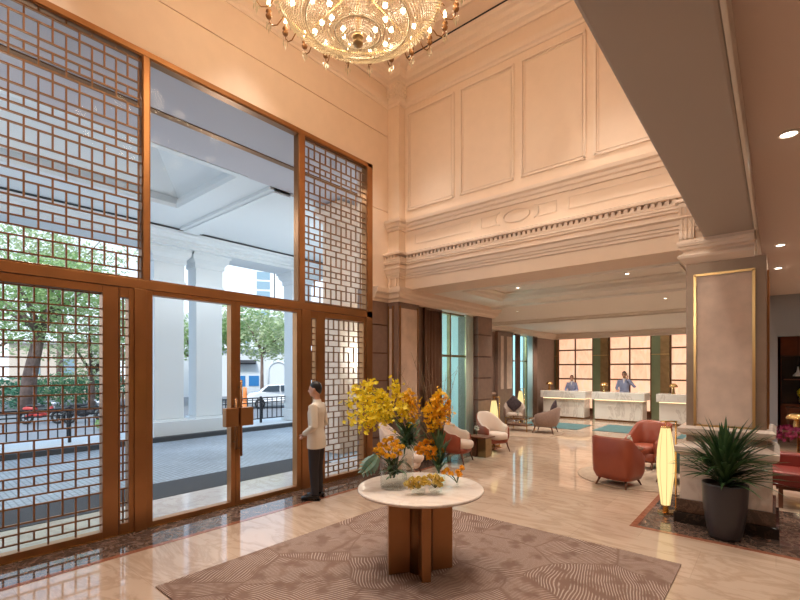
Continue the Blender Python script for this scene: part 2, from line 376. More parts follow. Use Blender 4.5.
for a in ((-5.05,-1.35,.35,6.0),(-4.7,-1.7,.7,5.65)):
    x0,x1,y0,y1=a; mo.sweep([(x0,y0),(x0,y1),(x1,y1),(x1,y0)],[(0,7.601),(.0,7.565),(.05,7.55),(.10,7.575),(.13,7.601)],closed=True)
S(mo,'trim_6',M['cream_trim'],'moulded rectangles on the high cream ceiling','ceiling moulding')
c=MB(); c.box(-.19,6,-7,14.3,3.69,3.8); c.box(-5.8,-.6,-7,-.6,3.5,3.6)
S(c,'ceiling_side',M['taupe2'],'low taupe ceiling on the right beyond the beam','ceiling')
c=MB()
tx0,tx1,ty0,ty1=-4.66,-1.05,7.42,9.05
c.box(-7.55,-.19,7.3,ty0,3.41,3.5); c.box(-7.55,tx0,ty0,ty1,3.41,3.5); c.box(tx1,-.19,ty0,ty1,3.41,3.5); c.box(-7.55,-.19,ty1,14.3,3.41,3.5); c.box(-7.55,6,14.3,19.6,3.41,3.5)
c.box(tx0-.1,tx1+.1,ty0-.05,ty1+.1,3.56,3.62)
S(c,'ceiling_lounge',M['ceil'],'pale lounge ceiling with a recessed tray','ceiling')
S(MB().sweep([(tx0,ty0),(tx0,ty1),(tx1,ty1),(tx1,ty0)],[(0,3.41),(0,3.385),(.03,3.385),(.05,3.42),(.09,3.44),(.10,3.5),(.15,3.53),(.15,3.56),(-.02,3.56)],closed=True),'trim_7',M['ceil'],'stepped moulding around the recessed lounge ceiling tray','ceiling moulding')
b=MB(); b.prism([(-7.3,9.75),(-.3,9.75),(-.3,10.0),(-7.3,10.0)],3.36,3.41); b.prism([(-7.3,13.05),(-.3,13.05),(-.3,13.2),(-7.3,13.2)],3.37,3.41); b.prism([(-7.3,13.5),(-.3,13.5),(-.3,13.75),(-7.3,13.75)],3.35,3.41)
S(b,'trim_8',M['ceil'],'raised ribs across the lounge ceiling','ceiling moulding')
# ---- left wall over and beside the portal
w=MB(); w.box(-6.1,-5.73,-7,.58,0,7.7); w.box(-5.862,-5.73,.58,5.99,5.67,7.7); w.box(-6.1,-5.73,5.99,6.62,3.42,7.7)
for z0,z1 in ((5.67,6.345),(6.36,7.6)): w.box(-5.73,-5.71,-7,6.43,z0,z1)
for z0,z1 in ((3.42,4.9),(4.915,5.67)): w.box(-5.73,-5.71,5.99,6.43,z0,z1); w.box(-5.73,-5.71,-7,.58,z0,z1)
w.box(-5.73,-5.71,-7,.58,0,3.42)
S(w,'wall_left',M['cream'],'cream plaster wall above the glass entrance','wall')
w=MB(); w.box(-6.1,-5.76,5.99,6.45,0,3.42)
S(MB().box(-5.76,-5.73,5.99,6.44,0,3.41).box(-5.99,-5.525,9.49,10.14,0,3.19),'trim_36',M['wood'],'dark backing that paints shade into the grooves between the brown stone blocks','joint')  # dark boxes behind the blocks; the groove shade is in their colour
zz=[0,.62,1.15,1.68,2.20,2.73,3.42]
for a,b_ in zip(zz,zz[1:]): w.box(-5.735,-5.71,5.99,6.43,a+.012,b_-.012)
S(w,'wall_left_stone',M['stone'],'brown grooved stone strip right of the glass entrance','wall')
# ---- cross wall above the lounge opening
YB=6.62
S(MB().box(-5.9,-.19,YB,7.3,3.41,7.7),'wall_back',M['cream'],'panelled cream wall above the lounge opening','wall')
S(MB().box(-5.71,-5.44,6.43,YB+.02,3.42,7.6),'trim_9',M['cream'],'cream corner pilaster above the stone pier','pilaster')
P1=[(-5.71,6.43),(-5.44,6.43),(-5.44,YB),(-.68,YB)]
PL=[(-5.71,-.35)]+P1
S(MB().sweep(PL,[(0,7.28),(.03,7.28),(.04,7.33),(.10,7.36),(.12,7.42),(.17,7.45),(.19,7.52),(.25,7.54),(.27,7.6),(0,7.6)]),'trim_10',M['cream_trim'],'cream crown moulding under the high ceiling','cornice')
S(MB().sweep(PL,[(0,6.88),(.02,6.88),(.025,6.92),(.055,6.94),(.06,6.99),(.03,7.01),(.03,7.05),(0,7.06)]),'trim_11',M['cream_trim'],'cream frieze moulding high on the hall walls','moulding')
S(MB().sweep(P1,[(0,4.52),(.03,4.52),(.035,4.57),(.07,4.585),(.075,4.63),(.12,4.65),(.13,4.70),(.05,4.72),(0,4.73)]),'trim_12',M['cream_trim'],'upper string course below the wall panels','moulding')
S(MB().sweep(P1,[(0,3.80),(.06,3.81),(.07,3.86),(.11,3.87),(.11,3.90),(.13,3.905),(.13,3.93),(0,3.93)]),'trim_13',M['cream_trim'],'ledge under the tooth moulding','moulding')
d=MB(); 
d.sweep(P1,[(0,3.93),(.10,3.93),(.115,3.95),(.115,3.98),(.05,3.98),(.05,4.03),(.15,4.035),(.155,4.07),(.12,4.09),(0,4.11)])
x=-5.40
while x<-.98: d.box(x,x+.046,YB-.115,YB-.02,3.98,4.032); x+=.08
for k in range(4): d.box(-5.70+k*.072,-5.70+k*.072+.04,6.43-.115,6.43-.02,3.98,4.032)
S(d,'trim_14',M['cream_trim'],'tooth moulding across the cream wall','dentil moulding')
S(MB().sweep(P1,[(0,3.62),(.025,3.62),(.03,3.66),(.05,3.665),(.055,3.70),(.075,3.705),(.09,3.76),(.13,3.78),(.13,3.80),(0,3.81)]),'trim_15',M['cream_trim'],'stepped architrave moulding over the lounge opening','moulding')
def frame_on_wall(mb, pts, y, w=.03, t=.012, closed=True):
    n=len(pts)
    for i in range(n if closed else n-1):
        a=Vector(pts[i]); b=Vector(pts[(i+1)%n]); dd=b-a; L_=dd.length; m=(a+b)/2; ang=math.atan2(dd.y,dd.x)
        mb.obox((m.x,y-t/2,m.y),(L_+w*.5,t,w),ry=-ang)
pm=MB()
for a,b_ in ((-5.36,-4.34),(-4.19,-3.21),(-3.06,-2.10),(-1.96,-.80)):
    frame_on_wall(pm,[(a,4.93),(b_,4.93),(b_,6.75),(a,6.75)],YB,.035,.022)
    frame_on_wall(pm,[(a+.04,4.97),(b_-.04,4.97),(b_-.04,6.71),(a+.04,6.71)],YB,.015,.012)
S(pm,'trim_16',M['cream_trim'],'four tall panel mouldings on the cream wall','panel moulding')
pm=MB(); gz0,gz1=4.26,4.43
for a,b_ in ((-5.2,-3.99),(-2.33,-.85)): frame_on_wall(pm,[(a,gz0),(b_,gz0),(b_,gz1),(a,gz1)],YB,.012,.008)
arc=lambda sgn,x: [(x+sgn*.07*math.cos(t), (gz0+gz1)/2+.1*math.sin(t)) for t in [PI/2-PI*k/8 for k in range(9)]]
frame_on_wall(pm,[(-3.50,gz1),(-3.79,gz1),(-3.79,gz0),(-3.50,gz0)],YB,.012,.008,False); frame_on_wall(pm,arc(-1,-3.45),YB,.012,.008,False)
frame_on_wall(pm,[(-2.80,gz1),(-2.52,gz1),(-2.52,gz0),(-2.80,gz0)],YB,.012,.008,False); frame_on_wall(pm,arc(1,-2.86),YB,.012,.008,False)
frame_on_wall(pm,[(-3.155+.22*math.cos(2*PI*k/28),(gz0+gz1)/2+.1*math.sin(2*PI*k/28)) for k in range(28)],YB,.014,.012)
S(pm,'trim_17',M['cream_trim'],'small oval and rectangular panels in the frieze','panel moulding')
# leafy capital of the corner pilaster
cp=MB(); cp.box(-5.73,-5.42,6.41,YB,7.05,7.30)
for row in range(3):
    for k in range(4):
        x=-5.68+k*.075; z=7.07+row*.075
        cp.ball((x,6.40,z+.03),(.034,.03,.045),8,6)
    for k in range(3): cp.ball((-5.41,6.45+k*.065,7.10+row*.075),(.03,.03,.045),8,6)
for sx in (-5.69,-5.44): cp.torus((sx,6.39,7.29),.03,.018,12,6)
S(cp,'trim_18',M['cream_trim'],'leafy capital on the corner pilaster','capital')
pf=MB()
frame_on_wall(pf,[(-5.66,3.5),(-5.5,3.5),(-5.5,3.62),(-5.66,3.62)],6.43,.014,.012)
pf.box(-5.67,-5.63,6.40,6.43,3.46,3.62); pf.box(-5.52,-5.48,6.40,6.43,3.46,3.62)
S(pf,'trim_19',M['cream_trim'],'small raised block low on the corner pilaster','moulding')
# console bracket next to the column
br=MB(); br.M=Matrix.Translation((-.93,0,0))
pts=[(YB,3.48),(YB-.06,3.48),(YB-.10,3.52),(YB-.10,3.58),(YB-.07,3.64),(YB-.08,3.74),(YB-.13,3.84),(YB-.17,3.90),(YB-.17,3.95),(YB,3.95)]
a=[(0,y,z) for y,z in pts]; b_=[(.16,y,z) for y,z in pts]; br.rings([a,b_],True,False)
br.box(-.03,.19,YB-.2,YB,3.95,3.99); br.box(-.02,.18,YB-.12,YB,3.45,3.48)
for q in (.03,.08,.13): br.tube([(q,y-.004,z) for y,z in pts[1:8]],.012,6)
S(br,'trim_20',M['cream_trim'],'scrolled bracket beside the column head','bracket',.006)
# beam and the upper right wall
bm=MB(); bm.box(-.68,-.19,-7,YB,3.5,3.72)
S(bm,'beam',M['taupe'],'broad taupe beam running overhead to the column','beam',.02)
S(MB().box(-.19,-.165,-7,YB,3.505,3.69).box(-.19,-.17,YB,14.3,3.40,3.70),'trim_35',M['ceil'],'pale edge strip along the right side of the overhead beam','trim',.006)
S(MB().box(-.68,-.4,-.6,YB,3.72,7.7),'wall_right_upper',M['cream'],'cream wall above the beam','wall')
S(MB().box(-6.0,-.4,-.6,-.35,3.5,7.7),'wall_front_upper',M['cream'],'cream wall above the near side of the hall','wall')
w=MB(); w.box(-6,6,-7.2,-7,0,3.8); S(w,'wall_front',M['cream'],'cream wall behind the photographer','wall')
w=MB(); w.box(6,6.2,-7.2,19.6,0,3.8); S(w,'wall_right',M['cream'],'cream wall on the far right','wall')
# ---- stone column
col=T('column','square bronze stone column with framed marble panel and white plinth','column',(0,0,0),kind='structure')
cx0,cx1,cy0,cy1=-.86,-.08,6.58,7.36
MB().box(cx0,cx1,cy0,cy1,.9,3.21).build('shaft',M['stone_col'],col,.006)
tag(MB().box(-.77,-.19,cy0-.012,cy0+.02,1.20,3.06).build('front_panel',M['panel_lt'],col),'pale rose stone panel')
g=MB(); frame_on_wall(g,[(-.765,1.21),(-.195,1.21),(-.195,3.05),(-.765,3.05)],cy0,.028,.03); g.build('gold_frame',M['gold'],col)
g=MB(); g.box(cx1-.01,cx1+.02,cy0+.12,cy0+.15,1.2,3.05); g.box(cx1-.01,cx1+.02,cy1-.15,cy1-.12,1.2,3.05); g.build('side_trim',M['bronze'],col)
q=[(cx0,cy1),(cx0,cy0),(cx1,cy0),(cx1,cy1)]
MB().sweep(q,[(0,1.08),(.03,1.085),(.075,1.12),(.085,1.17),(.05,1.2),(0,1.2)],closed=True).build('upper_base_moulding',M['plinth'],col)
MB().box(cx0-.06,cx1+.05,cy0-.06,cy1+.05,.28,.87).build('pedestal',M['plinth'],col,.006)
MB().sweep(q,[(0,.84),(.07,.845),(.11,.88),(.115,.94),(.07,.97),(.03,.985),(0,1.0)],closed=True).build('pedestal_cap',M['plinth'],col)
MB().box(cx0-.09,cx1+.08,cy0-.09,cy1+.08,.13,.29).build('base_step',M['choc'],col,.005)
MB().box(cx0-.12,cx1+.11,cy0-.12,cy1+.12,0,.13).build('base_block',M['blackstone'],col,.005)
MB().sweep([(cx0,cy1),(cx0,cy0),(-.19,cy0)],[(0,3.2),(.02,3.21),(.08,3.27),(.085,3.30),(.03,3.345),(.03,3.36),(.06,3.38),(.065,3.41),(.08,3.42),(.085,3.455),(.06,3.47),(.06,3.5),(-.1,3.5),(-.1,3.2)]).build('capital',M['cream_trim'],col)
# ---- lounge left side
lc=[(-5.71,5.99),(-5.71,6.43),(-5.44,6.43),(-5.44,10.15),(-7.4,10.15),(-7.4,19.3),(5.9,19.3)]
S(MB().sweep(lc,[(0,3.17),(.02,3.17),(.03,3.21),(.075,3.24),(.09,3.30),(.13,3.33),(.14,3.40),(.14,3.425),(0,3.425)]),'trim_21',M['cream_trim'],'cream cornice above the lounge windows and piers','cornice')
S(MB().box(-6.05,-5.44,6.6,10.15,3.18,3.42),'wall_left_header',M['cream'],'cream header over the lounge window','wall')
p=MB(); p.box(-6.0,-5.46,6.43,7.08,0,3.2)
S(p,'wall_left_pier',M['stone'],'brown stone corner pier beside the entrance','pier',.004)
p=MB(); p.box(-5.67,-5.60,6.415,6.43,.95,3.05); p.box(-5.46,-5.445,6.50,7.0,.95,3.06)
S(p,'trim_22',M['panel_lt'],'tan panels set into the corner pier','panel')
p=MB(); p.box(-5.70,-5.68,6.405,6.43,.9,3.1); p.box(-5.59,-5.57,6.405,6.43,.9,3.1); p.box(-5.46,-5.435,6.47,6.49,.9,3.1); p.box(-5.46,-5.435,7.01,7.03,.9,3.1)
S(p,'trim_23',M['bronze'],'bronze edging strips on the corner pier','trim')
p=MB(); p.box(-6.0,-5.62,7.08,7.85,0,3.2); p.box(-6.0,-5.62,9.36,9.47,0,3.2)
for a,b_ in zip(zz,zz[1:]): p.box(-6.0,-5.5,9.47,10.15,a+.014,min(b_,3.2)-.014)
S(MB().box(-7.6,-5.99,10.0,10.15,0,3.5),'wall_left_return',M['stone'],'brown stone return wall at the start of the seating bay','wall')
S(p,'wall_left_piers',M['stone'],'grooved brown stone piers around the lounge window','pier')
def window(nm, X, y0, y1, z0, z1, label, bars_y, bars_z, gm='glass_teal'):
    t=T(nm,label,'window',(0,0,0),kind='structure')
    f=MB(); r=.05
    f.box(X-.08,X,y0,y0+r,z0,z1); f.box(X-.08,X,y1-r,y1,z0,z1); f.box(X-.08,X,y0,y1,z0,z0+r); f.box(X-.08,X,y0,y1,z1-r,z1)
    for y in bars_y: f.box(X-.07,X+.01,y-.026,y+.026,z0,z1)
    for z in bars_z: f.box(X-.06,X,y0,y1,z-.025,z+.025)
    f.build('window_frame',M['brass_d'],t)
    MB().box(X-.05,X-.042,y0+.01,y1-.01,z0+.01,z1-.01).build('pane',M[gm],t)
    return t
window('window_6',-5.70,7.85,9.36,.05,3.2,'teal tinted window between the corner pier and the grooved pier',[8.55],[2.2])
w=MB(); w.box(-7.6,-7.4,10.15,15.1,0,3.5); w.box(-7.6,-7.4,16.5,19.6,0,3.5); w.box(-7.6,-7.4,15.1,16.5,3.2,3.5)
S(w,'wall_left_lounge',M['stone'],'brown stone wall of the seating bay','wall')
S(MB().box(-7.7,-5.95,9.95,10.0,-.02,3.6),'wall_outside_return',M['bld_white'],'pale outdoor wall seen through the near lounge window','wall')
S(MB().sweep([(-7.4,10.15),(-7.4,15.0)],[(0,1.0),(.03,1.0),(.06,1.05),(.06,1.09),(0,1.1)]),'trim_24',M['stone_lt'],'rose stone dado rail in the seating bay','dado')
p=MB(); p.box(-7.4,-7.28,13.85,15.0,0,3.2); S(p,'trim_25',M['stone'],'stone pilaster beside the far window','pilaster',.004)
p=MB(); p.box(-7.29,-7.265,14.05,14.25,1.2,3.05); p.box(-7.29,-7.265,14.5,14.9,1.2,3.05); S(p,'trim_26',M['panel_lt'],'tan panels on the far pilaster','panel')
window('window_7',-7.42,15.1,16.5,.05,3.2,'far tinted window in the seating bay',[15.7],[2.2])
# ---- reception wall with lit panels
S(MB().box(-7.6,6.2,19.42,19.7,0,3.5),'wall_back_reception',M['wood'],'dark wall behind the reception desks','wall')
def lit_panel(x0,x1,label):
    t=T('lit_panel',label,'lit panel',(x0,19.42,0),group=None,kind='structure')
    W=x1-x0; f=MB(); zs=[.55,1.15,1.77,2.40,3.02,3.34][:]
    zs=[.24,.87,1.43+.05,2.06+.03,2.70,3.32]
    for x in (0,W/2,W): f.box(x-.025,x+.025,-.07,0,.2,3.35)
    for z in zs: f.box(-.02,W+.02,-.065,0,z-.025,z+.025)
    f.build('frame',M['bronze_dark'],t)
    for i in range(2):
        for j in range(5):
            MB().box(i*W/2+.03,(i+1)*W/2-.03,-.04,-.01,zs[j]+.03,zs[j+1]-.03).build('onyx_panel',M['onyx'],t)
    return t
lit_panel(-7.26,-5.82,'backlit peach onyx panel behind the first reception desk')
lit_panel(-5.17,-3.68,'backlit peach onyx panel behind the middle reception desk')
lit_panel(-3.02,-1.53,'backlit peach onyx panel partly hidden by the column')
for i,(x0,x1,lb) in enumerate(((-7.42,-7.28,'narrow green and brass pilaster at the left end of reception'),(-5.80,-5.20,'green and brass pilaster between the first two lit panels'),(-3.65,-3.05,'green and brass pilaster left of the column'),(-1.5,-.9,'green and brass pilaster behind the column'))):
    t=T('wall_pilaster',lb,'pilaster',(x0,19.42,0),kind='structure')
    W=x1-x0; MB().box(0,W*.5,-.12,0,0,3.3).build('green_panel',M['green_p'],t); MB().box(W*.5,W,-.14,0,0,3.3).build('brass_panel',M['brass_d'],t)
    MB().box(0,W,-.145,-.11,2.45,2.475).build('joint',M['gold'],t)
# ---- right hand side: doorway to the restaurant
w=MB(); w.box(-.19,.03,14.2,14.4,0,3.75); w.box(.03,6,14.2,14.4,2.70,3.75); w.box(-.19,-.1,14.4,19.5,0,3.5)
S(w,'wall_right_doorway',M['grey_wall'],'grey wall with the opening to the restaurant','wall')
w=MB(); w.box(.0,.03,14.17,14.43,0,2.72); w.box(.03,3,14.17,14.43,2.69,2.73); S(w,'trim_27',M['grey_wall'],'grey casing around the restaurant opening','trim')
w=MB(); w.box(.1,6,16.2,16.4,0,3.5); S(w,'wall_restaurant',M['wood_r'],'red brown panelled wall inside the restaurant','wall')
wn=T('window_8','dark night coloured panel on the restaurant wall','window',(0,0,0),kind='structure')
MB().box(.12,2.2,16.15,16.2,.95,2.25).build('pane',M['navy'],wn)
fr=MB(); fr.box(.10,2.2,16.12,16.2,2.25,2.28); fr.box(.10,.12,16.12,16.2,.9,2.28); fr.box(.16,2.2,16.13,16.16,1.6,1.63); fr.build('window_frame',M['wood'],wn)
S(MB().box(.9,6,13.2,14.1,3.55,3.69),'trim_28',M['taupe'],'grey stepped bulkhead near the restaurant opening','bulkhead')

# ================================================================== THE GLASS ENTRANCE
XG=-5.71; XL=-5.775
def lattice(name, parent, y0,y1,z0,z1, full, half, zE=3.30, per=.555):
    mb=MB(); t=.0075; xa,xb=XL-.012,XL+.016
    k0=int((z0-zE)/per)-2; k1=int((z1-zE)/per)+2
    cl=lambda a,b: (max(a,z0),min(b,z1))
    for k in range(k0,k1+1):
        e=zE+k*per; hs=[e+.05,e-.05,e-.215,e-.3117,e-.4083]; nxt=e-.505
        for h in hs:
            if z0+.01<h<z1-.01: mb.box(xa,xb,y0,y1,h-t,h+t)
        def v(y,a,b):
            a,b=cl(a,b)
            if b-a>.01 and y0-.001<=y<=y1+.001: mb.box(xa+.002,xb-.002,y-t,y+t,a,b)
        for y in full: v(y,nxt,e-.05)
        for y in half: v(y,e-.215,e+.05); v(y,e-.4083,e-.3117)
    return mb.build(name,M['lattice'],parent)
def glazed(name,label,cat,y0,y1,z0,z1,fy0,fy1,fz0,fz1,full=None,half=None,fm='bronze',xa=-5.83,xb=-5.715,zE=3.30):
    t=T(name,label,cat,(0,0,0),kind='structure')
    f=MB()
    if y0-fy0>.004: f.box(xa,xb,fy0,y0,fz0,fz1)
    if fy1-y1>.004: f.box(xa,xb,y1,fy1,fz0,fz1)
    if z0-fz0>.004: f.box(xa,xb,y0,y1,fz0,z0)
    if fz1-z1>.004: f.box(xa,xb,y0,y1,z1,fz1)
    if f.v: f.build('frame',M[fm],t,.004)
    MB().box(-5.798,-5.79,y0-.01,y1+.01,z0-.01,z1+.01).build('pane',M['glass'],t)
    if full is not None: lattice('lattice',t,y0,y1,z0,z1,full,half,zE)
    return t
# fixed frame of the whole portal
pf=MB(); xa,xb=-5.86,XG+.01
pf.box(xa,xb,.58,.66,0,5.67); pf.box(xa,xb,5.86,5.99,2.95,5.67); pf.box(xa,xb,5.84,5.99,0,2.95); pf.box(xa,xb,.58,5.99,5.60,5.67)
pf.box(xa,xb,.58,5.99,2.84,2.95)
pf.box(xa,xb,2.08,2.15,2.95,5.60); pf.box(xa,xb,4.34,4.44,2.95,5.60)
pf.box(xa,xb,1.985,2.12,0,2.84); pf.box(xa,xb,4.385,4.555,0,2.84)
S(pf,'door_frame',M['bronze'],'bronze frame holding the whole glass entrance','door frame',.005)
fullU=[2.052-.2345*k for k in range(8)]; halfU=[1.936-.2345*k for k in range(8)]
glazed('window_1','tall bronze lattice window above the left side panel of the entrance','window',.68,2.07,2.97,5.585,.66,2.08,2.95,5.60,fullU,halfU,'bronze_dark',zE=3.28)
glazed('window_2','large clear window above the two entrance doors','window',2.165,4.325,2.965,5.585,2.15,4.34,2.95,5.60,None,None,'bronze_dark')
glazed('window_3','narrow bronze lattice window at upper right of the entrance','window',4.455,5.845,2.97,5.585,4.44,5.86,2.95,5.60,[4.567+.235*k for k in range(6)],[4.45+.235*k for k in range(7)],'bronze_dark')
glazed('door_3','bronze lattice door panel filling the left side of the entrance','door',.75,1.668,.09,2.75,.60,1.825,.015,2.835,[.958+.2375*k for k in range(3)],[.842+.2375*k for k in range(4)],zE=3.343)
glazed('door_4','bronze lattice door panel behind the doorman','door',4.865,5.77,.09,2.75,4.70,5.835,.015,2.835,[4.98+.235*k for k in range(4)],[5.1+.235*k for k in range(3)],zE=3.343)
glazed('window_4','slim lattice sidelight left of the clear doors','window',1.845,1.93,.13,2.72,1.83,1.985,.015,2.835,[1.8875],[],zE=3.343)
glazed('window_5','slim lattice sidelight right of the clear doors','window',4.575,4.675,.13,2.72,4.555,4.70,.015,2.835,[4.625],[],zE=3.343)
def leaf_handle(t, y0,y1,ybar,z0,z1):
    h=MB(); h.box(-5.70,-5.60,y0,y1,1.12,1.37); h.build('handle_plate',M['bronze'],t,.008)
    h=MB(); h.tube([(-5.655,ybar,z0),(-5.655,ybar,z1)],.018,10); h.tube([(-5.655,ybar,z0+.1),(-5.715,ybar,z0+.1)],.012,8); h.tube([(-5.655,ybar,z1-.1),(-5.715,ybar,z1-.1)],.012,8)
    h.build('handle_bar',M['bronze_dark'],t)
d1=glazed('door_1','clear glass entrance door leaf nearer the camera','door',2.19,3.195,.075,2.785,2.12,3.265,.015,2.838)
leaf_handle(d1,3.06,3.245,3.235,.80,1.50)
d2=glazed('door_2','clear glass entrance door leaf beside the doorman','door',3.335,4.295,.075,2.785,3.268,4.385,.015,2.838)
leaf_handle(d2,3.275,3.47,3.31,.70,1.75)
# ================================================================== OUTSIDE THE GLASS
S(MB().box(-14.2,-5.86,-9,20,-.2,-.03),'ground',M['cobble'],'blue grey cobbled driveway outside the entrance','driveway')
S(MB().box(-6.95,-5.86,-9,7.4,-.1,-.012),'ground_paving',M['pave'],'pale paving strip directly outside the doors','paving')
tag(MB().box(-7.92,-6.97,-1,6.1,-.04,-.01).build('doormat',M['mat']),'long dark grey mat on the driveway in front of the doors','doormat')
S(MB().box(-70,-14.2,-50,70,-.7,-.5),'road',M['asphalt'],'grey street beyond the driveway railings','road')
S(MB().box(-12.60,-12.40,-2,16,-.06,.09),'trim_29',M['kerb'],'dark kerb edging the driveway island','kerb')
S(MB().box(-14.3,-12.60,-2,16,-.5,.08),'ground_island',M['white_ext'],'pale raised island beneath the outdoor pillars','island')
def pillar(y0, y1, label, X=-12.95, dx=.5, top=5.3, base=.1):
    t=T('column',label,'column',(X-dx/2,(y0+y1)/2,base),kind='structure')
    w=(y1-y0)/2; d=dx/2
    MB().box(-d,d,-w,w,.40,top-base-.02).build('shaft',M['white_ext'],t,.02)
    q=[(-d,-w),(-d,w),(d,w),(d,-w)][::-1]
    qq=[(-d,-w),(d,-w),(d,w),(-d,w)]
    b=MB(); b.box(-d-.10,d+.10,-w-.06,w+.06,0,.40); b.build('plinth',M['white_ext'],t,.02)
    h=top-base
    MB().sweep(qq,[(.0,h-1.0),(.04,h-1.0),(.04,h-.93),(.008,h-.92),(.008,h-.45),(.05,h-.42),(.05,h-.3),(.14,h-.2),(.16,h-.08),(.2,h-.08),(.2,h),(0,h)],closed=True).build('capital',M['white_ext'],t)
    return t
S(MB().box(-13.35,-12.62,4.86,7.10,.06,.46),'trim_34',M['white_ext'],'low white base wall under the paired pillars','base')
pillar(5.0,5.8,'first of two paired white pillars seen through the left door')
pillar(6.15,6.95,'second of two paired white pillars seen through the left door')
pillar(9.55,10.35,'lone white pillar at the right edge of the right door')
pillar(0.2,1.0,'white pillar outside beyond the left lattice panel')
# cream pier close to the facade, seen through the right lattice
t=T('column','tall cream pier outside behind the upper right lattice window','column',(-7.8,7.2,-.02),kind='structure')
MB().box(-.3,.3,-.38,.38,0,5.69).build('shaft',M['cream'],t,.01)
MB().sweep([(-.3,-.38),(.3,-.38),(.3,.38),(-.3,.38)],[(0,5.3),(.05,5.35),(.06,5.45),(.14,5.5),(.14,5.65),(0,5.68)],closed=True).build('capital',M['cream_trim'],t)
# canopy: grey soffit by the facade, white slab with a hipped coffer beyond, beam over the pillars
ZC=5.70
S(MB().box(-8.0,-5.9,-9,11,ZC-.02,ZC+.4),'roof',M['grey_ext'],'grey soffit of the entrance canopy beside the facade','canopy')
S(MB().box(-7.02,-6.90,-9,11,ZC-.035,ZC),'trim_30',M['bronze_dark'],'brown line along the grey canopy soffit','trim')
r=MB(); kx0,kx1,ky0,ky1=-10.8,-8.05,-2.6,4.7
r.box(-13.7,kx0,-9,11,ZC,ZC+.3); r.box(kx1,-7.9,-9,11,ZC,ZC+.3); r.box(kx0,kx1,ky1,11,ZC,ZC+.3); r.box(kx0,kx1,-9,ky0,ZC,ZC+.3)
r.box(-12.2,-8.02,5.35,5.95,ZC-.07,ZC+.01); r.box(-12.2,-8.02,5.45,5.85,ZC-.11,ZC)
S(r,'roof_slab',M['white_ext'],'white canopy ceiling over the driveway','canopy')
r=MB(); mx_=(kx0+kx1)/2
lo=[(kx0,ky0,ZC+.22),(kx1,ky0,ZC+.22),(kx1,ky1,ZC+.22),(kx0,ky1,ZC+.22)]; hi=[(kx0+.9,ky0+.9,ZC+1.0),(kx1-.9,ky0+.9,ZC+1.0),(kx1-.9,ky1-.9,ZC+1.0),(kx0+.9,ky1-.9,ZC+1.0)]
r.rings([lo,hi],False,False); i=[r._v(p) for p in hi]; r.face(i)
r.sweep([(kx0,ky0),(kx0,ky1),(kx1,ky1),(kx1,ky0)],[(-.1,ZC-.03),(.05,ZC-.03),(.08,ZC+.05),(.02,ZC+.22),(-.1,ZC+.24)],closed=True)
S(r,'trim_31',M['white_ext'],'hipped coffer in the white canopy ceiling','coffer')
S(MB().box(-13.6,-12.65,-9,11,5.28,ZC+.2),'beam_canopy',M['white_ext'],'white beam carried by the outdoor pillars','beam')
S(MB().sweep([(-12.65,-9),(-12.65,11)],[(0,5.28),(.05,5.28),(.05,5.37),(.10,5.39),(.10,5.46),(.2,5.51),(.22,5.56),(.30,5.59),(.30,5.65),(0,5.67)]),'trim_32',M['white_ext'],'moulded cornice on the beam over the outdoor pillars','cornice')
S(MB().box(-12.7,-12.33,-9,11,5.665,5.69),'trim_33',M['kerb'],'dark strip along the top of the outdoor cornice','trim')  # a solid dark strip
# railings
def railing(y0,y1,X,z0,h,label):
    t=T('railing',label,'railing',(X,y0,z0),group=None)
    L_=y1-y0; n=max(2,round(L_/1.3)); mb=MB()
    mb.box(-.02,.02,0,L_,h-.04,h); mb.box(-.015,.015,0,L_,h-.19,h-.16); mb.box(-.015,.015,0,L_,.12,.15); mb.build('rail',M['iron'],t)
    for k in range(n+1): MB().box(-.03,.03,L_*k/n-.03,L_*k/n+.03,0,h+.03).build('post',M['iron'],t)
    mb=MB(); y=.16
    while y<L_: mb.box(-.012,.012,y-.012,y+.012,.12,h-.02); y+=.19
    mb.box(-.012,.012,0,L_,h-.1,h-.08)
    mb.build('balusters',M['iron'],t)
railing(7.15,10.0,-13.4,.08,.86,'black iron railing seen through the right door')
railing(-1.0,4.6,-13.4,.08,.86,'black iron railing seen through the left lattice panel')
# trees
def tree(label, x,y, h, r, mt, n=2600, trunk=.18, lean=(0,0), leaf=.22, group='street trees', flat=.7, zb=-.5, low=.45):
    t=T('tree',label,'tree',(x,y,zb),group=group)
    tb=MB(); top=(lean[0],lean[1],h*low*1.15)
    tb.tube([(0,0,0),(lean[0]*.2,lean[1]*.2,h*low*.5),top],[trunk,trunk*.8,trunk*.6],10)
    cs=[]
    for k in range(9):
        a=R.uniform(0,2*PI); q=R.uniform(.25,.75)*r; c=(lean[0]+q*math.cos(a),lean[1]+q*math.sin(a),h*R.uniform(low+.15,.9)); cs.append(c)
        tb.tube([top,((top[0]+c[0])/2,(top[1]+c[1])/2,(top[2]*.4+c[2]*.6)),c],[trunk*.5,trunk*.3,trunk*.1],6)
    tb.build('trunk',M['bark'],t)
    mb=MB()
    for k in range(n):
        c=cs[k%len(cs)]; rr=r*.55
        while True:
            d=(R.uniform(-1,1),R.uniform(-1,1),R.uniform(-1,1)); s_=d[0]**2+d[1]**2+d[2]**2
            if .25<s_<1: break
        p=Vector((c[0]+d[0]*rr,c[1]+d[1]*rr,c[2]+d[2]*rr*flat))
        a=Vector((R.uniform(-1,1),R.uniform(-1,1),R.uniform(-.6,.6))).normalized(); b=a.cross(Vector((R.uniform(-1,1),R.uniform(-1,1),R.uniform(.3,1)))).normalized()
        L_=leaf*R.uniform(.6,1.3); w=L_*.42
        ids=[mb._v(p-a*L_*.5),mb._v(p+b*w*.5),mb._v(p+a*L_*.5),mb._v(p-b*w*.5)]; mb.face(ids)
    mb.build('crown',M[mt],t)
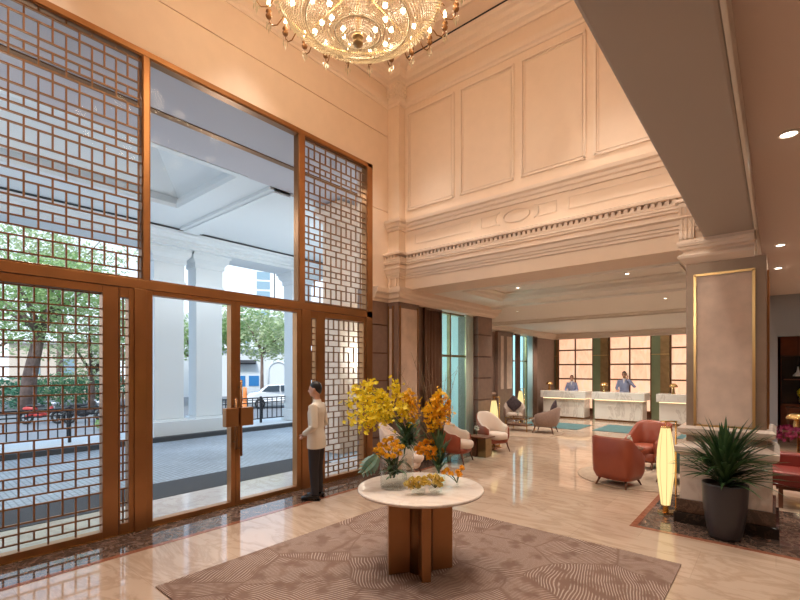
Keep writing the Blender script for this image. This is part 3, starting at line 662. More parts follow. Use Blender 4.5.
def at(u,t,F=446.8,s=.64388,c=.76512):
    l=(u-400)/F*t; return (-s*t+c*l, c*t+s*l)
tree('spreading pale green street tree above the white car',*at(262,30),6.6,3.2,'leaf_c',4200,.14,leaf=.30)
tree('green street tree left of the white shopfront',*at(234,33),7,2.4,'leaf_a',2600,.16,leaf=.32)
tree('large street tree with a thick trunk behind the left lattice panel',*at(27,24),8.5,4.0,'leaf_a',5200,.42,(.8,.4),leaf=.26)
tree('pale leaved tree at the left edge behind the lattice',*at(-25,27),9.5,4.4,'leaf_c',4600,.25,leaf=.28,low=.3)
tree('dark green tree beyond the bronze stile of the left panel',*at(92,26),6.5,3.6,'leaf_c',5200,.2,leaf=.26,low=.28)
tree('tall pale tree seen above the transom at left',*at(60,38),16.5,7.0,'leaf_c',7000,.3,leaf=.36)
tree('small tree between the paired pillars',*at(192,30),6,2.4,'leaf_a',1800,.14,leaf=.26)
tree('bright green tree left of the first white pillar',*at(134,32),8.5,3.2,'leaf_a',2400,.2,leaf=.28)
# shrubs behind the railings
def shrub(label,x,y,z,sx,sy,sz,n,mt='hedge',leaf=.14):
    t=T('shrub',label,'shrub',(x,y,z)); mb=MB()
    for k in range(n):
        while True:
            d=[R.uniform(-1,1) for _ in range(3)]
            if sum(q*q for q in d)<1: break
        p=Vector((d[0]*sx,d[1]*sy,sz+d[2]*sz)); a=Vector([R.uniform(-1,1) for _ in range(3)]).normalized(); b=a.cross(Vector([R.uniform(-1,1) for _ in range(3)])).normalized()
        L_=leaf*R.uniform(.6,1.3); ids=[mb._v(p-a*L_*.5),mb._v(p+b*L_*.2),mb._v(p+a*L_*.5),mb._v(p-b*L_*.2)]; mb.face(ids)
    mb.build('foliage',M[mt],t)
    st=MB(); st.tube([(0,0,-.02),(0,0,sz)],.03,6); st.build('stem',M['bark'],t)
x,y=at(15,27); shrub('low bushy shrub under the big tree outside',x,y,-.5,2.2,2.2,1.0,1500,leaf=.24)
x,y=at(60,29); shrub('dark bushy shrub right of the big tree trunk',x,y,-.5,2.4,2.4,1.1,1600,'leaf_b',leaf=.24)
x,y=at(95,31); shrub('broad shrub behind the parked motorbikes',x,y,-.5,2.4,2.4,1.1,1500,leaf=.26)
shrub('clipped green shrub outside the near lounge window',-7.0,8.85,-.03,.45,.75,.36,1400,leaf=.13)
shrub('clipped green shrub outside the far lounge window',-8.6,15.9,-.03,.5,1.0,.38,1200,leaf=.13)
# low garden wall and cream house on the left
x,y=at(30,34); 
S(MB().obox((x,y,.3),(14,.3,1.6),rz=math.radians(62)),'wall_garden',M['beige_wall'],'low beige garden wall across the street','garden wall')
x,y=at(60,56); t=T('house','pale cream house glimpsed between the trees at left','house',(x,y,-.5),math.radians(60))
MB().box(-4,4,-3,3,0,5.4).build('house_wall',M['beige_wall'],t); MB().prism([(-4.4,-3.4),(4.4,-3.4),(4.4,3.4),(-4.4,3.4)],5.4,5.7).build('roof',M['grey_ext'],t)
for k in (-2.2,1.2): MB().box(k,k+1.2,-3.05,-2.95,1.8,3.6).build('window',M['bld_glass'],t)
# white colonial shop
x,y=at(266,40); t=T('shop_building','white colonial building with an arched window across the street','building',(x,y,-.5),math.atan2(.571,.875)*0+math.radians(57))
# local -Y faces the hotel
MB().box(-7,7,0,5,0,7.2).build('facade',M['bld_white'],t)
MB().sweep([(-7,0),(7,0)],[(0,3.9),(.12,3.95),(.14,4.05),(.3,4.1),(.3,4.25),(0,4.3)]).build('cornice',M['bld_white'],t)
arch=[(.2,.0),(1.9,.0),(1.9,2.2)]+[(1.05+.85*math.cos(a),2.2+.85*math.sin(a)) for a in [PI*k/10 for k in range(1,10)]]+[(.2,2.2)]
mb=MB(); mb.M=Matrix(((1,0,0,0),(0,0,-1,0),(0,1,0,0),(0,0,0,1))); mb.prism(arch,-.02,.05); mb.build('arched_window',M['bld_white'],t)
frm=MB(); frm.tube([(.2,-.06,0),(.2,-.06,2.2)]+[(1.05-.85*math.cos(a),-.06,2.2+.85*math.sin(a)) for a in [PI*k/10 for k in range(1,10)]]+[(1.9,-.06,2.2),(1.9,-.06,0)],.09,6); frm.build('arch_trim',M['white_ext'],t)
mb=MB(); mb.box(-3.1,-.4,-.05,0,.2,2.9); mb.build('shop_window',M['bld_white'],t)
for a,b_ in ((-2.5,-1.75),(-1.45,-.6)): MB().box(a,b_,-.1,-.04,.9,1.8).build('blue_panel',M['blue_sign'],t)
MB().obox((-1.7,-.35,3.0),(1.7,.7,.12),rx=.4).build('awning',M['iron'],t)
for a in (-2.4,.2,2.7):
    MB().box(a,a+.9,-.05,.02,4.7,6.2).build('window',M['bld_glass'],t); MB().box(a-.1,a+1.0,-.28,0,4.35,4.62).build('balcony',M['bld_white'],t)
x,y=at(266,130); t=T('tower','distant blue glass tower above the trees','tower',(x,y,-.5),math.radians(57))
MB().box(-3,1.6,0,5,0,32).build('tower_wall',M['bld_white'],t)
for k in range(9): MB().box(-2.6,1.1,-.15,.02,6+k*2.8,8.2+k*2.8).build('window_band',M['bld_glass'],t)
MB().box(2.2,2.5,0,.3,0,33).build('mast',M['iron'],t)
# safety cone column
x,y=at(245,22); t=T('traffic_cone','orange traffic post at the roadside behind the railing','traffic cone',(x,y,-.5))
MB().lathe([(.2,0),(.16,.06),(.1,1.2),(.09,1.5)],14).build('cone_body',M['orange_p'],t); MB().box(-.26,.26,-.26,.26,0,.05).build('base',M['iron'],t)
# white car
def car(x,y,rz):
    t=T('car','white hatchback parked beyond the railing in the street','car',(x,y,-.5),rz)
    prof=[(-2.0,.35),(-2.05,.7),(-1.85,.95),(-1.35,1.02),(-.85,1.42),(.55,1.47),(1.35,1.08),(1.95,.92),(2.05,.6),(2.0,.35)]
    b=MB(); Wd=.84
    lo=[(x_,-Wd*(1 if z<1.05 else .8),z) for x_,z in prof]; hi=[(x_,Wd*(1 if z<1.05 else .8),z) for x_,z in prof]
    b.rings([lo,hi],True,False); b.build('body',M['car_w'],t,.06,segs=3)
    for sgn in (-1,1):
        g=MB(); pts=[(-1.15,1.04),(-.78,1.37),(-.12,1.40),(-.12,1.04)]; pts2=[(-.04,1.04),(-.04,1.40),(.5,1.40),(1.12,1.06)]
        for pp in (pts,pts2):
            a=[(x_,sgn*(.845 if z<1.1 else .70),z) for x_,z in pp]; c=[(x_,sgn*(.86 if z<1.1 else .715),z) for x_,z in pp]; g.rings([a,c],True,False)
        g.build('side_window',M['car_glass'],t)
    g=MB(); g.rings([[(.6,-.6,1.46),(.6,.6,1.46),(1.33,.72,1.10),(1.33,-.72,1.10)],[(.62,-.6,1.49),(.62,.6,1.49),(1.36,.72,1.12),(1.36,-.72,1.12)]],True,False); g.build('windscreen',M['car_glass'],t)
    for xx in (-1.25,1.28):
        for sgn in (-1,1):
            w=MB(); w.M=Matrix.Translation((xx,sgn*.75,.31))@Matrix.Rotation(PI/2,4,'X'); w.lathe([(.2,-.1),(.31,-.09),(.31,.09),(.2,.1)],20); wo=w.build('wheel',M['tyre'],t)
            h=MB(); h.M=w.M; h.lathe([(.19,-.105),(.19,.105)],14); h.build('hub_cap',M['silver'],wo)
    MB().box(1.9,2.06,-.7,-.4,.66,.8).build('headlight',M['silver'],t); MB().box(1.9,2.06,.4,.7,.66,.8).build('headlight',M['silver'],t)
x,y=at(281,28); car(x,y,math.radians(57))
def bike(x,y,rz,paint,label):
    t=T('motorbike',label,'motorbike',(x,y,-.5),rz,group=None)
    for xx in (-.6,.62):
        w=MB(); w.M=Matrix.Translation((xx,0,.29))@Matrix.Rotation(PI/2,4,'X'); w.torus((0,0,0),.24,.055,20,8); w.torus((0,0,0),.05,.05,10,6)
        for k in range(6): w.obox((.12*math.cos(k*PI/3),.12*math.sin(k*PI/3),0),(.24,.02,.02),rz=k*PI/3)
        w.build('wheel',M['tyre'],t)
    b=MB(); b.tube([(-.6,0,.32),(-.25,0,.55),(.2,0,.45),(.42,0,.75)],[.06,.13,.12,.07],8); b.ball((-.1,0,.42),(.25,.12,.16),12,8); b.ball((-.45,0,.68),(.3,.12,.1),12,8); b.build('body',M[paint],t)
    s_=MB(); s_.ball((-.25,0,.80),(.38,.13,.06),12,6); s_.build('seat',M['black'],t)
    s_=MB(); s_.tube([(.6,0,.3),(.42,0,.85),(.36,0,1.0)],.03,6); s_.tube([(.32,-.3,1.0),(.38,0,1.0),(.32,.3,1.0)],.02,6); s_.ball((.47,0,.88),(.08,.09,.09)); s_.build('fork',M['silver'],t)
x,y=at(42,19.5); bike(x,y,.9,'red_paint','red motorbike parked behind the left railing')
x,y=at(86,20); bike(x,y,1.3,'iron','black motorbike parked behind the left railing')
shrub('small bright green grass tuft beside the black motorbike',*at(103,17.6),-.45,.3,.3,.2,260,'leaf_a',.12)
# neighbouring white wall seen through the lounge windows
S(MB().box(-12,-11.6,10.4,30,-.1,6),'wall_neighbour',M['bld_white'],'pale neighbouring wall outside the lounge windows','wall')
# ================================================================== CHANDELIER
CH=(-3.24,3.19); LC=.15; EXPO=.68
ch=T('chandelier','large crystal bead chandelier with candle arms hanging in the hall','chandelier',(CH[0],CH[1],5.69))
def strand_zone(prof, n, twist=0, r=.0085, step=.034):
    mb=MB(); L_=0; seg=[]
    for a,b in zip(prof,prof[1:]):
        d=math.hypot(b[0]-a[0],b[1]-a[1]); seg.append((L_,d,a,b)); L_+=d
    m=int(L_/step)
    for k in range(n):
        for j in range(m+1):
            s_=L_*j/m
            for (l0,d,a,b) in seg:
                if s_<=l0+d+1e-6: q=(s_-l0)/d; rr=a[0]+(b[0]-a[0])*q; z=a[1]+(b[1]-a[1])*q; break
            a_=2*PI*k/n+twist*s_/L_
            mb.octa((rr*math.cos(a_),rr*math.sin(a_),z),r,r*1.35)
    return mb
bz=strand_zone([(.84,0),(.79,-.12),(.68,-.23),(.52,-.30)],130,.22,.0105,.027).build('bead_basket',M['bead'],ch); tag(bz,None,None,None,'stuff')
bz=strand_zone([(.52,-.285),(.44,-.345),(.34,-.38),(.23,-.395)],84,-.25,.0095,.025).build('bead_basket',M['bead'],ch); tag(bz,None,None,None,'stuff')
bz=strand_zone([(.23,-.375),(.17,-.415),(.10,-.44)],44,0,.009,.024).build('bead_basket',M['bead'],ch); tag(bz,None,None,None,'stuff')
bz=strand_zone([(.82,.06),(.66,.25),(.46,.55),(.34,1.0),(.30,1.38)],60,0,.011,.05).build('bead_crown',M['bead'],ch); tag(bz,None,None,None,'stuff')
for Rr,z,r in ((.84,.0,.014),(.52,-.29,.011),(.23,-.39,.009),(.30,1.38,.02)): MB().torus((0,0,z),Rr,r,72,8).build('ring',M['bead'] if r<.013 else M['gold'],ch)
fr=MB()
for k in range(90):
    a=2*PI*k/90; x,y=.84*math.cos(a),.84*math.sin(a); fr.octa((x,y,-.03),.011,.014); fr.octa((x,y,-.075),.010,.034)
for k in range(44):
    a=2*PI*k/44; x,y=.17*math.cos(a),.17*math.sin(a); fr.octa((x,y,-.47),.008,.04)
tag(fr.build('crystal_fringe',M['bead'],ch),None,None,None,'stuff')
hb=MB(); hb.lathe([(.0,-.535),(.02,-.53),(.05,-.505),(.055,-.485),(.025,-.465),(.055,-.445),(.06,-.43),(.04,-.40),(.03,-.36),(.03,1.43)],20); hb.build('hub',M['brass_d'],ch)
st=MB(); st.tube([(0,0,1.3),(0,0,1.91)],.02,8); st.lathe([(.02,1.77),(.14,1.87),(.15,1.91)],20); st.build('stem',M['gold'],ch)
fm=MB()
for k in range(8):
    a=2*PI*k/8; fm.tube([(.03*math.cos(a),.03*math.sin(a),.1),(.83*math.cos(a),.83*math.sin(a),.0)],.009,6)
fm.build('spokes',M['gold'],ch)
cup=MB(); cup.lathe([(.0,-.02),(.018,-.015),(.03,.0),(.036,.02),(.02,.035),(.02,.05),(.034,.06),(.03,.075),(.014,.08),(.014,.12)],12)
bl=MB(); bl.lathe([(.010,.12),(.020,.145),(.016,.175),(.004,.21)],10)
dr=MB()
for dx,dy in ((.028,0),(-.028,0),(0,.028),(0,-.028)):
    dr.octa((dx,dy,-.045),.006,.012); dr.octa((dx,dy,-.095),.009,.042)
dr.octa((0,0,-.06),.008,.02); dr.octa((0,0,-.13),.011,.05)
def arm_mesh():
    a=MB(); a.tube([(0,0,0),(.05,0,-.06),(.10,0,-.105),(.16,0,-.10),(.20,0,-.05),(.205,0,.0)],[.0062,.0062,.0068,.0068,.0062,.0062],7); a.tube([(.01,0,.0),(.03,0,.04),(.06,0,.05),(.075,0,.03)],.006,6); return a
NA=24; proto=None
for k in range(NA):
    a=2*PI*(k+.5)/NA
    if proto is None:
        proto=arm_mesh().build('arm',M['chair_stem'],ch)
        c=cup.build('candle_cup',M['bronze_dark'],proto); b=bl.build('flame_bulb',M['bulb'],proto); d=dr.build('crystal_drops',M['bead'],proto)
        for q in (c,b,d): q.location=(.205,0,.0)
        o=proto
    else: o=copy_tree(proto,ch)
    o.location=(.84*math.cos(a),.84*math.sin(a),.02); o.rotation_euler=(0,0,a)
ib=MB(); ib.ball((0,0,0),.026,10,8)
first=None
for k in range(30):
    rr=(.68,.46,.29)[k%3]; a=2*PI*(k//3)/10+(k%3)*.21
    o=ib.build('inner_bulb',M['bulb'],ch) if first is None else first.copy()
    if first is None: first=o
    else: COL.objects.link(o); o.parent=ch
    o.location=(rr*math.cos(a),rr*math.sin(a),(-.04,-.11,-.17)[k%3])
# ceiling diffuser slot
t=T('ceiling_vent','black linear air slot in the high ceiling near the cross wall','vent',(-3.1,6.37,7.6))
MB().box(-2.2,2.3,-.045,.045,-.006,.004).build('slot',M['black'],t); MB().box(-2.2,2.3,-.008,.008,-.012,.002).build('divider',M['cream_trim'],t)
t=T('ceiling_vent','long dark air slot in the pale lounge ceiling','vent',(-3.2,13.37,3.41))
MB().box(-2.7,2.7,-.09,.09,-.006,.004).build('slot',M['black'],t); MB().box(-2.7,2.7,-.01,.01,-.012,.002).build('divider',M['ceil'],t)
# downlights
DL=[]
def downlight(x,y,z,label,p,r=.05,group=None):
    t=T('downlight',label,'ceiling light',(x,y,z),group=group)
    MB().torus((0,0,-.004),r+.012,.010,24,6).build('trim_ring',M['ceil'],t); MB().lathe([(r,-.006),(r,.004)],24).build('lens',M['lamp_lit'],t)
    DL.append((x,y,z,p))
downlight(.06,4.5,3.69,'large round downlight nearest the camera in the low taupe ceiling',PD,.07) if False else None
PR,PLG=62,85
downlight(-3.29,6.47,7.6,'small recessed downlight in the high ceiling close to the cross wall',25,.05)
HL=[(-4.9,.9),(-4.9,3.4),(-4.7,5.5),(-1.6,.9),(-1.5,3.4),(-1.7,5.5),(-3.2,5.3),(-3.2,1.0)]
downlight(.075,4.5,3.69,'bright downlight nearest the beam in the low taupe ceiling',PR,.047)
downlight(.05,8.46,3.69,'downlight in the taupe ceiling just right of the column head',PR,.047)
downlight(.03,10.36,3.69,'downlight in the taupe ceiling beyond the column head',PR,.047)
downlight(-4.02,8.5,3.56,'downlight at the left of the recessed ceiling tray',PLG,.032)
downlight(-1.98,8.47,3.56,'downlight at the right of the recessed ceiling tray',PLG,.032)
downlight(-5.16,10.9,3.41,'downlight in the lounge ceiling beyond the tray at left',PLG,.032)
downlight(-1.8,10.9,3.41,'downlight in the lounge ceiling left of the column',PLG,.032)
for x,y in ((-6.2,13.0),(-4.0,12.4),(-1.6,14.6),(-4.0,15.6),(-6.2,16.0),(-3.2,10.9),(-6.3,16.6),(-4.3,16.6),(-2.2,16.6)): DL.append((x,y,3.41,PLG))  # beams only, added without fixtures to lift the lounge and desks
for x,y in ((2.6,4.5),(2.6,8.5),(2.6,12.0),(2.6,0),(.6,0.6),(2.6,-4),(.9,12.4),(.30,6.9),(.35,7.5)): DL.append((x,y,3.69,PR))  # beams only; the last two are added to light the column side
for x,y in ((-2,-3),(-4.5,-3)): DL.append((x,y,3.5,PR))

# ================================================================== RUG AND TABLE
tag(MB().box(-1.71,1.71,-1.73,1.73,0,.014).build('rug',M['rug'],None,.004,(-2.41,3.33,0.001)),'large brown rug with pale rippled stroke pattern under the round table','rug')
TX,TY=-2.56,3.34
t=T('pedestal_table','round cream marble table on bronze crossed fins in the middle of the rug','table',(TX,TY,.015))
tb=marble('table_marble',(.80,.69,.60),(.62,.48,.38),.06,2.2,.35)
MB().lathe([(.0,.745),(.55,.745),(.583,.752),(.59,.765),(.585,.778),(.57,.78),(0,.78)],72).build('tabletop',tb,t)
def fin(ang,L0,L1,th,bend):
    mb=MB(); out=[]
    N_=9; a=[];b=[]
    for k in range(N_):
        q=L0+(L1-L0)*k/(N_-1); off=bend*(q/L1)**2
        a.append((q,off-th/2)); b.append((q,off+th/2))
    mb.prism(a+b[::-1],0,.745); mb.M=None
    o=mb.build('pedestal_fin',M['bronze'],t,.008); o.rotation_euler.z=ang
for k,(aa,L1,bd) in enumerate(((49,.31,.03),(229,.31,.03),(-41,.27,.0),(139,.27,.0))): fin(math.radians(aa),.0 if k%2==0 else .03,L1,.085,bd)
MB().lathe([(.12,0),(.12,.745)],24).build('core',M['bronze_dark'],t)

# ================================================================== FLOWERS ON THE TABLE
def uv(u,v,t,F=446.8,s=.64388,c=.76512):
    a=(u-400)/F*t; return Vector((-s*t+c*a, c*t+s*a, H+(369-v)/F*t))
ZT=.797
def vase(name,label,x,y,r,h,square=False,wall=.006,water=.5):
    t=T(name,label,'vase',(x,y,ZT))
    if square:
        o=MB(); q=[(-r,-r),(r,-r),(r,r),(-r,r)]; i=[(a*(1-wall/r),b*(1-wall/r)) for a,b in q]
        o.rings([[(a,b,0) for a,b in q],[(a,b,h) for a,b in q],[(a,b,h) for a,b in i],[(a,b,.015) for a,b in i]],True,False)
    else:
        o=MB(); o.lathe([(.6*r,0),(r*.97,.004),(r,.02),(r,h),(r-wall,h),(r-wall,.015),(0.001,.012)],32)
    o.build('vase_glass',M['vase_glass'],t)
    if water:
        w=MB(); rr=r-wall-.002
        (w.box(-rr,rr,-rr,rr,.016,h*water) if square else w.lathe([(rr*.95,.016),(rr,.03),(rr,h*water)],28)); w.build('water',M['water'],t)
    return t
def blossom(mb,p,n,size,cup=.35,petals=5):
    n=Vector(n).normalized(); a=n.cross(Vector((.3,.2,1)) if abs(n.z)<.9 else Vector((1,0,0))).normalized(); b=n.cross(a); r0=R.uniform(0,6)
    p=Vector(p); c0=mb._v(p)
    for k in range(petals):
        t0=r0+2*PI*k/petals; d=a*math.cos(t0)+b*math.sin(t0); e=a*math.cos(t0+PI/2)+b*math.sin(t0+PI/2); s_=size*R.uniform(.8,1.15)
        i1=mb._v(p+d*s_*.55+e*s_*.34+n*s_*cup*.5); i2=mb._v(p+d*s_+n*s_*cup); i3=mb._v(p+d*s_*.55-e*s_*.34+n*s_*cup*.5)
        mb.face((c0,i1,i2,i3),True)
def curve(p0,p1,sag,n=10):
    p0=Vector(p0); p1=Vector(p1); m=(p0+p1)/2+Vector((0,0,sag)); return [p0*(1-q)**2+m*2*q*(1-q)+p1*q*q for q in [k/(n-1) for k in range(n)]]
def spray(label,p0,p1,sag,nb,mt,size=.022,spread=.055,group='yellow orchid sprays',start=.45):
    p0=Vector(p0); t=T('orchid_spray',label,'flower',tuple(p0),group=group); cv=[p-p0 for p in curve(p0,p1,sag,14)]
    s_=MB(); s_.tube(cv,[.0035-.0018*k/13 for k in range(14)],5)
    b=MB()
    for k in range(nb):
        q=start+(1-start)*(k/nb)**.9; f=q*13; i=min(12,int(f)); base=cv[i]*(1-f+i)+cv[i+1]*(f-i)
        w=spread*(1.25-.6*q)
        off=Vector((R.gauss(0,1),R.gauss(0,1),R.gauss(-.1,1)))*w*.6; p=base+off
        if k%3==0: s_.tube([base,p],.0012,4)
        blossom(b,p,(R.uniform(-1,1),R.uniform(-1,.2),R.uniform(-.6,.8)),size*R.uniform(.8,1.2))
    s_.build('stem',M['stem'],t); b.build('blossoms',M[mt],t)
def bloom_cluster(name,label,pts,neck,mt,r=.035,petals=70,group=None,size=.02,cat='flower'):
    for p in pts:
        p=Vector(p); t=T(name,label,cat,tuple(neck),group=group); nk=Vector(neck); q=p-nk
        s_=MB(); s_.tube([(0,0,0),tuple(q*.5+Vector((0,0,.01))),tuple(q)],.003,5); s_.build('stem',M['stem'],t)
        b=MB()
        b.ball(tuple(q),(r*.55,)*3,8,6)
        for k in range(petals):
            z=R.uniform(-.35,1); a=R.uniform(0,2*PI); w=math.sqrt(1-z*z); n=Vector((w*math.cos(a),w*math.sin(a),z)); blossom(b,q+n*r*.62,n,size*R.uniform(.8,1.2),.5,3)
        b.build('bloom',M[mt],t)
def leafblade(mb,p0,p1,w,sag,segs=7,up=(0,0,1),fold=.15):
    cv=curve(p0,p1,sag,segs); prev=None
    for k,p in enumerate(cv):
        d=(cv[min(k+1,segs-1)]-cv[max(k-1,0)]).normalized(); s_=d.cross(Vector(up)); 
        if s_.length<1e-4: s_=Vector((1,0,0))
        s_.normalize(); nn=s_.cross(d); q=k/(segs-1); ww=w*math.sin(PI*min(1,.08+q*.92))**.7*(1-.3*q)
        if k==segs-1: ww=.0005
        ids=(mb._v(p-s_*ww+nn*ww*fold),mb._v(p-nn*ww*fold*.5),mb._v(p+s_*ww+nn*ww*fold))
        if prev: mb.face((prev[0],prev[1],ids[1],ids[0]),True); mb.face((prev[1],prev[2],ids[2],ids[1]),True)
        prev=ids
# --- round glass vase with orange mums and a split leaf
va=(-2.72,3.14); vase('glass_vase','wide round glass vase holding orange blooms and leaves on the left of the table',va[0],va[1],.125,.27,water=.6)
nk=(va[0],va[1],1.0)
pts=[]
for (u,v,dt) in ((376,450,0),(380,445,.02),(385,441,.02),(391,439,.0),(397,442,.03),(402,447,.02),(388,449,-.06),(395,450,-.06),(382,453,-.05),(378,456,-.03),(387,456,-.09),(393,456,-.1),(400,454,-.03),(393,445,-.02),(386,446,.05),(380,450,-.03),(398,447,-.04)): pts.append(uv(u,v,4.17+dt))
bloom_cluster('chrysanthemum','orange bloom in the round cluster above the wide glass vase',pts,nk,'yelor',.029,40,'orange blooms in the wide vase',.017)
t=T('monstera_leaf','pale veined split leaf drooping over the left side of the wide vase','leaf',nk)
def monstera(mb,base,tip,wid,nrm):
    base=Vector(base); tip=Vector(tip); d=(tip-base); L_=d.length; d.normalize(); s_=d.cross(Vector(nrm)).normalized(); nn=s_.cross(d)
    for sg in (-1,1):
        for k in range(7):
            q0=.02+k*.135; q1=q0+.12; w=wid*math.sin(PI*min(.97,.2+q0*.8)); 
            a=base+d*L_*q0; b=base+d*L_*q1; e1=a+s_*sg*w*.9+d*L_*.10+nn*(-w*.25); e2=b+s_*sg*w+d*L_*.10+nn*(-w*.3)
            m1=a+s_*sg*w*.5+d*L_*.03+nn*.01; m2=b+s_*sg*w*.5+d*L_*.05+nn*.01
            i=[mb._v(x) for x in (a,b,m2,e2,e1,m1)]; mb.face((i[0],i[1],i[2],i[5])); mb.face((i[5],i[2],i[3],i[4]))
mb=MB(); N0=Vector(nk)
p1=uv(378,455,4.05)-N0; p2=uv(361,474,3.98)-N0
monstera(mb,p1,p2,.085,(.5,-.6,.5)); mb.build('blade',M['leaf_silver'],t); s_=MB(); s_.tube([(0,0,0),tuple(p1)],.004,5); s_.tube([tuple(p1),tuple(p2)],.0035,5); s_.build('stem',M['stem'],t)
fol=T('foliage_spray','dark green leaves filling the wide glass vase','leaf',nk)
mb=MB()
for k in range(34):
    a=R.uniform(0,2*PI); r_=R.uniform(.05,.17); leafblade(mb,(R.uniform(-.03,.03),R.uniform(-.03,.03),R.uniform(-.12,.02)),(r_*math.cos(a),r_*math.sin(a),R.uniform(-.13,.12)),.018,.04)
p3=uv(413,472,4.2)-N0
for k in range(3): leafblade(mb,(.03,.02,.03),tuple(p3+Vector((R.uniform(-.03,.03),R.uniform(-.03,.03),R.uniform(-.02,.05)))),.022,.07)
mb.build('blade',M['leaf'],fol)
# --- tall vase with orchid sprays
vb=(-2.80,3.45); vase('glass_vase','tall slim glass vase holding the yellow orchid sprays at the back',vb[0],vb[1],.06,.50,water=.7)
nk=Vector((vb[0],vb[1],1.25))
for (u,v,dt,sg,nb) in ((346,404,-.1,.30,110),(350,418,-.25,.26,100),(360,426,-.3,.26,100),(352,392,.1,.30,100),(362,384,.0,.24,90),(370,412,-.2,.2,90),(378,398,-.1,.18,80),(372,426,-.25,.24,70)):
    spray('arching yellow orchid spray fanning out left from the tall vase',nk,uv(u,v,4.4+dt),sg,nb,'yellow',.022,.075)
for (u,v,dt,sg,nb) in ((394,382,.0,.05,90),(408,392,-.05,.05,90),(416,400,.1,.04,90),(402,404,-.15,.05,70)):
    spray('upright yellow orchid spray rising in the middle of the arrangement',nk,uv(u,v,4.4+dt),sg,nb,'yelor' if u>406 else 'yellow',.023,.065,'upright yellow orchid sprays',.4)
fol=T('foliage_spray','dense green leaves at the neck of the tall orchid vase','leaf',tuple(nk)); mb=MB()
for k in range(110):
    a=R.uniform(0,2*PI); r_=R.uniform(.08,.26); leafblade(mb,(0,0,R.uniform(-.15,.05)),(r_*math.cos(a),r_*math.sin(a),R.uniform(-.22,.15)),.016,.05)
mb.build('blade',M['leaf'],fol)
# --- tall square vase with orange orchids and branches, in front right
vc=(-2.46,3.50); vase('glass_vase','tall square glass vase with orange blooms right of centre on the table',vc[0],vc[1],.05,.36,True,water=.55)
nk=Vector((vc[0],vc[1],1.10))
for (u,v,dt,sg,nb) in ((441,390,.0,.04,95),(448,401,.05,.05,80),(435,400,-.05,.03,90),(428,406,-.1,.02,60)):
    spray('deep orange orchid spray leaning right above the square vase',nk,uv(u,v,4.35+dt),sg,nb,'yelor' if nb!=80 else 'orange',.025,.062,'orange orchid sprays',.5)
pts=[uv(u,v,4.25+dt) for (u,v,dt) in ((417,449,0),(421,445,.02),(426,442,.02),(432,442,.03),(437,446,.04),(441,451,.03),(439,456,.03),(434,454,-.04),(427,454,-.05),(420,453,-.02),(429,448,-.06),(435,459,.0),(423,449,-.03),(435,449,-.02),(429,458,-.03))]
bloom_cluster('chrysanthemum','orange bloom in the cluster over the tall square vase',pts,(vc[0]+.02,vc[1]-.02,.98),'orange',.031,40,'orange blooms over the square vase',.018)
fol=T('foliage_spray','green leaves around the mouth of the square vase','leaf',tuple(nk)); mb=MB()
for k in range(80):
    a=R.uniform(0,2*PI); r_=R.uniform(.05,.18); leafblade(mb,(0,0,R.uniform(-.2,.02)),(r_*math.cos(a)-.04,r_*math.sin(a),R.uniform(-.1,.28)),.014,.04)
mb.build('blade',M['leaf'],fol)
tw=T('twig_bundle','thin bare twigs rising above the orange orchids','branch',tuple(nk)); mb=MB()
for (u,v) in ((396,366),(402,378),(411,352),(418,360),(426,356),(432,368),(440,358),(452,352),(446,372),(404,392),(392,392),(458,366),(421,374)):
    e=uv(u,v,4.45+R.uniform(-.1,.15))-nk; cv=curve((0,0,.0),e,R.uniform(.02,.12),8); mb.tube(cv,[.005-.0035*k/7 for k in range(8)],4)
    for k in (3,4,5,6):
        mb.tube([cv[k],cv[k]+Vector((R.uniform(-.08,.08),R.uniform(-.08,.08),R.uniform(.02,.12)))],[.002,.001],4)
mb.build('twigs',M['twig'],tw)
# --- low bowls and the bud vase
for (u,v,lb,pp) in ((417,495,'low glass cube of pale yellow carnations at the front of the table',((407,484),(412,480),(418,479),(423,483),(411,487),(418,486),(414,483))),(434,494,'low glass cube of golden carnations beside the front edge',((424,479),(430,477),(436,477),(441,480),(428,483),(435,482),(440,485)))):
    g=uv(u,v,4.0); tt=(H-ZT)*446.8/(v-369); g=uv(u,v,tt)
    vase('flower_bowl',lb,g.x,g.y+.02,.048,.085,True,water=.6)
    nk2=(g.x,g.y+.02,ZT+.05)
    bloom_cluster('carnation','pale yellow carnation over the left low glass cube' if u<425 else 'golden carnation over the right low glass cube',[uv(a,b,tt+R.uniform(-.03,.05)) for a,b in pp],nk2,'paleyel' if u<425 else 'paleyel',.024,34,'carnations over the left cube' if u<425 else 'carnations over the right cube',.02)
tt=(H-ZT)*446.8/(487-369); g=uv(457,487,tt); vase('bud_vase','tiny glass bud vase at the right side of the table',g.x,g.y,.018,.085,water=.5)
bloom_cluster('chrysanthemum','small orange bloom leaning over the tiny bud vase',[uv(a,b,tt+c) for a,b,c in ((447,470,0),(451,474,-.02),(458,472,0),(462,468,.02),(460,475,-.02),(444,473,.03))],(g.x,g.y,ZT+.04),'orange',.024,30,'orange blooms in the bud vase',.017)

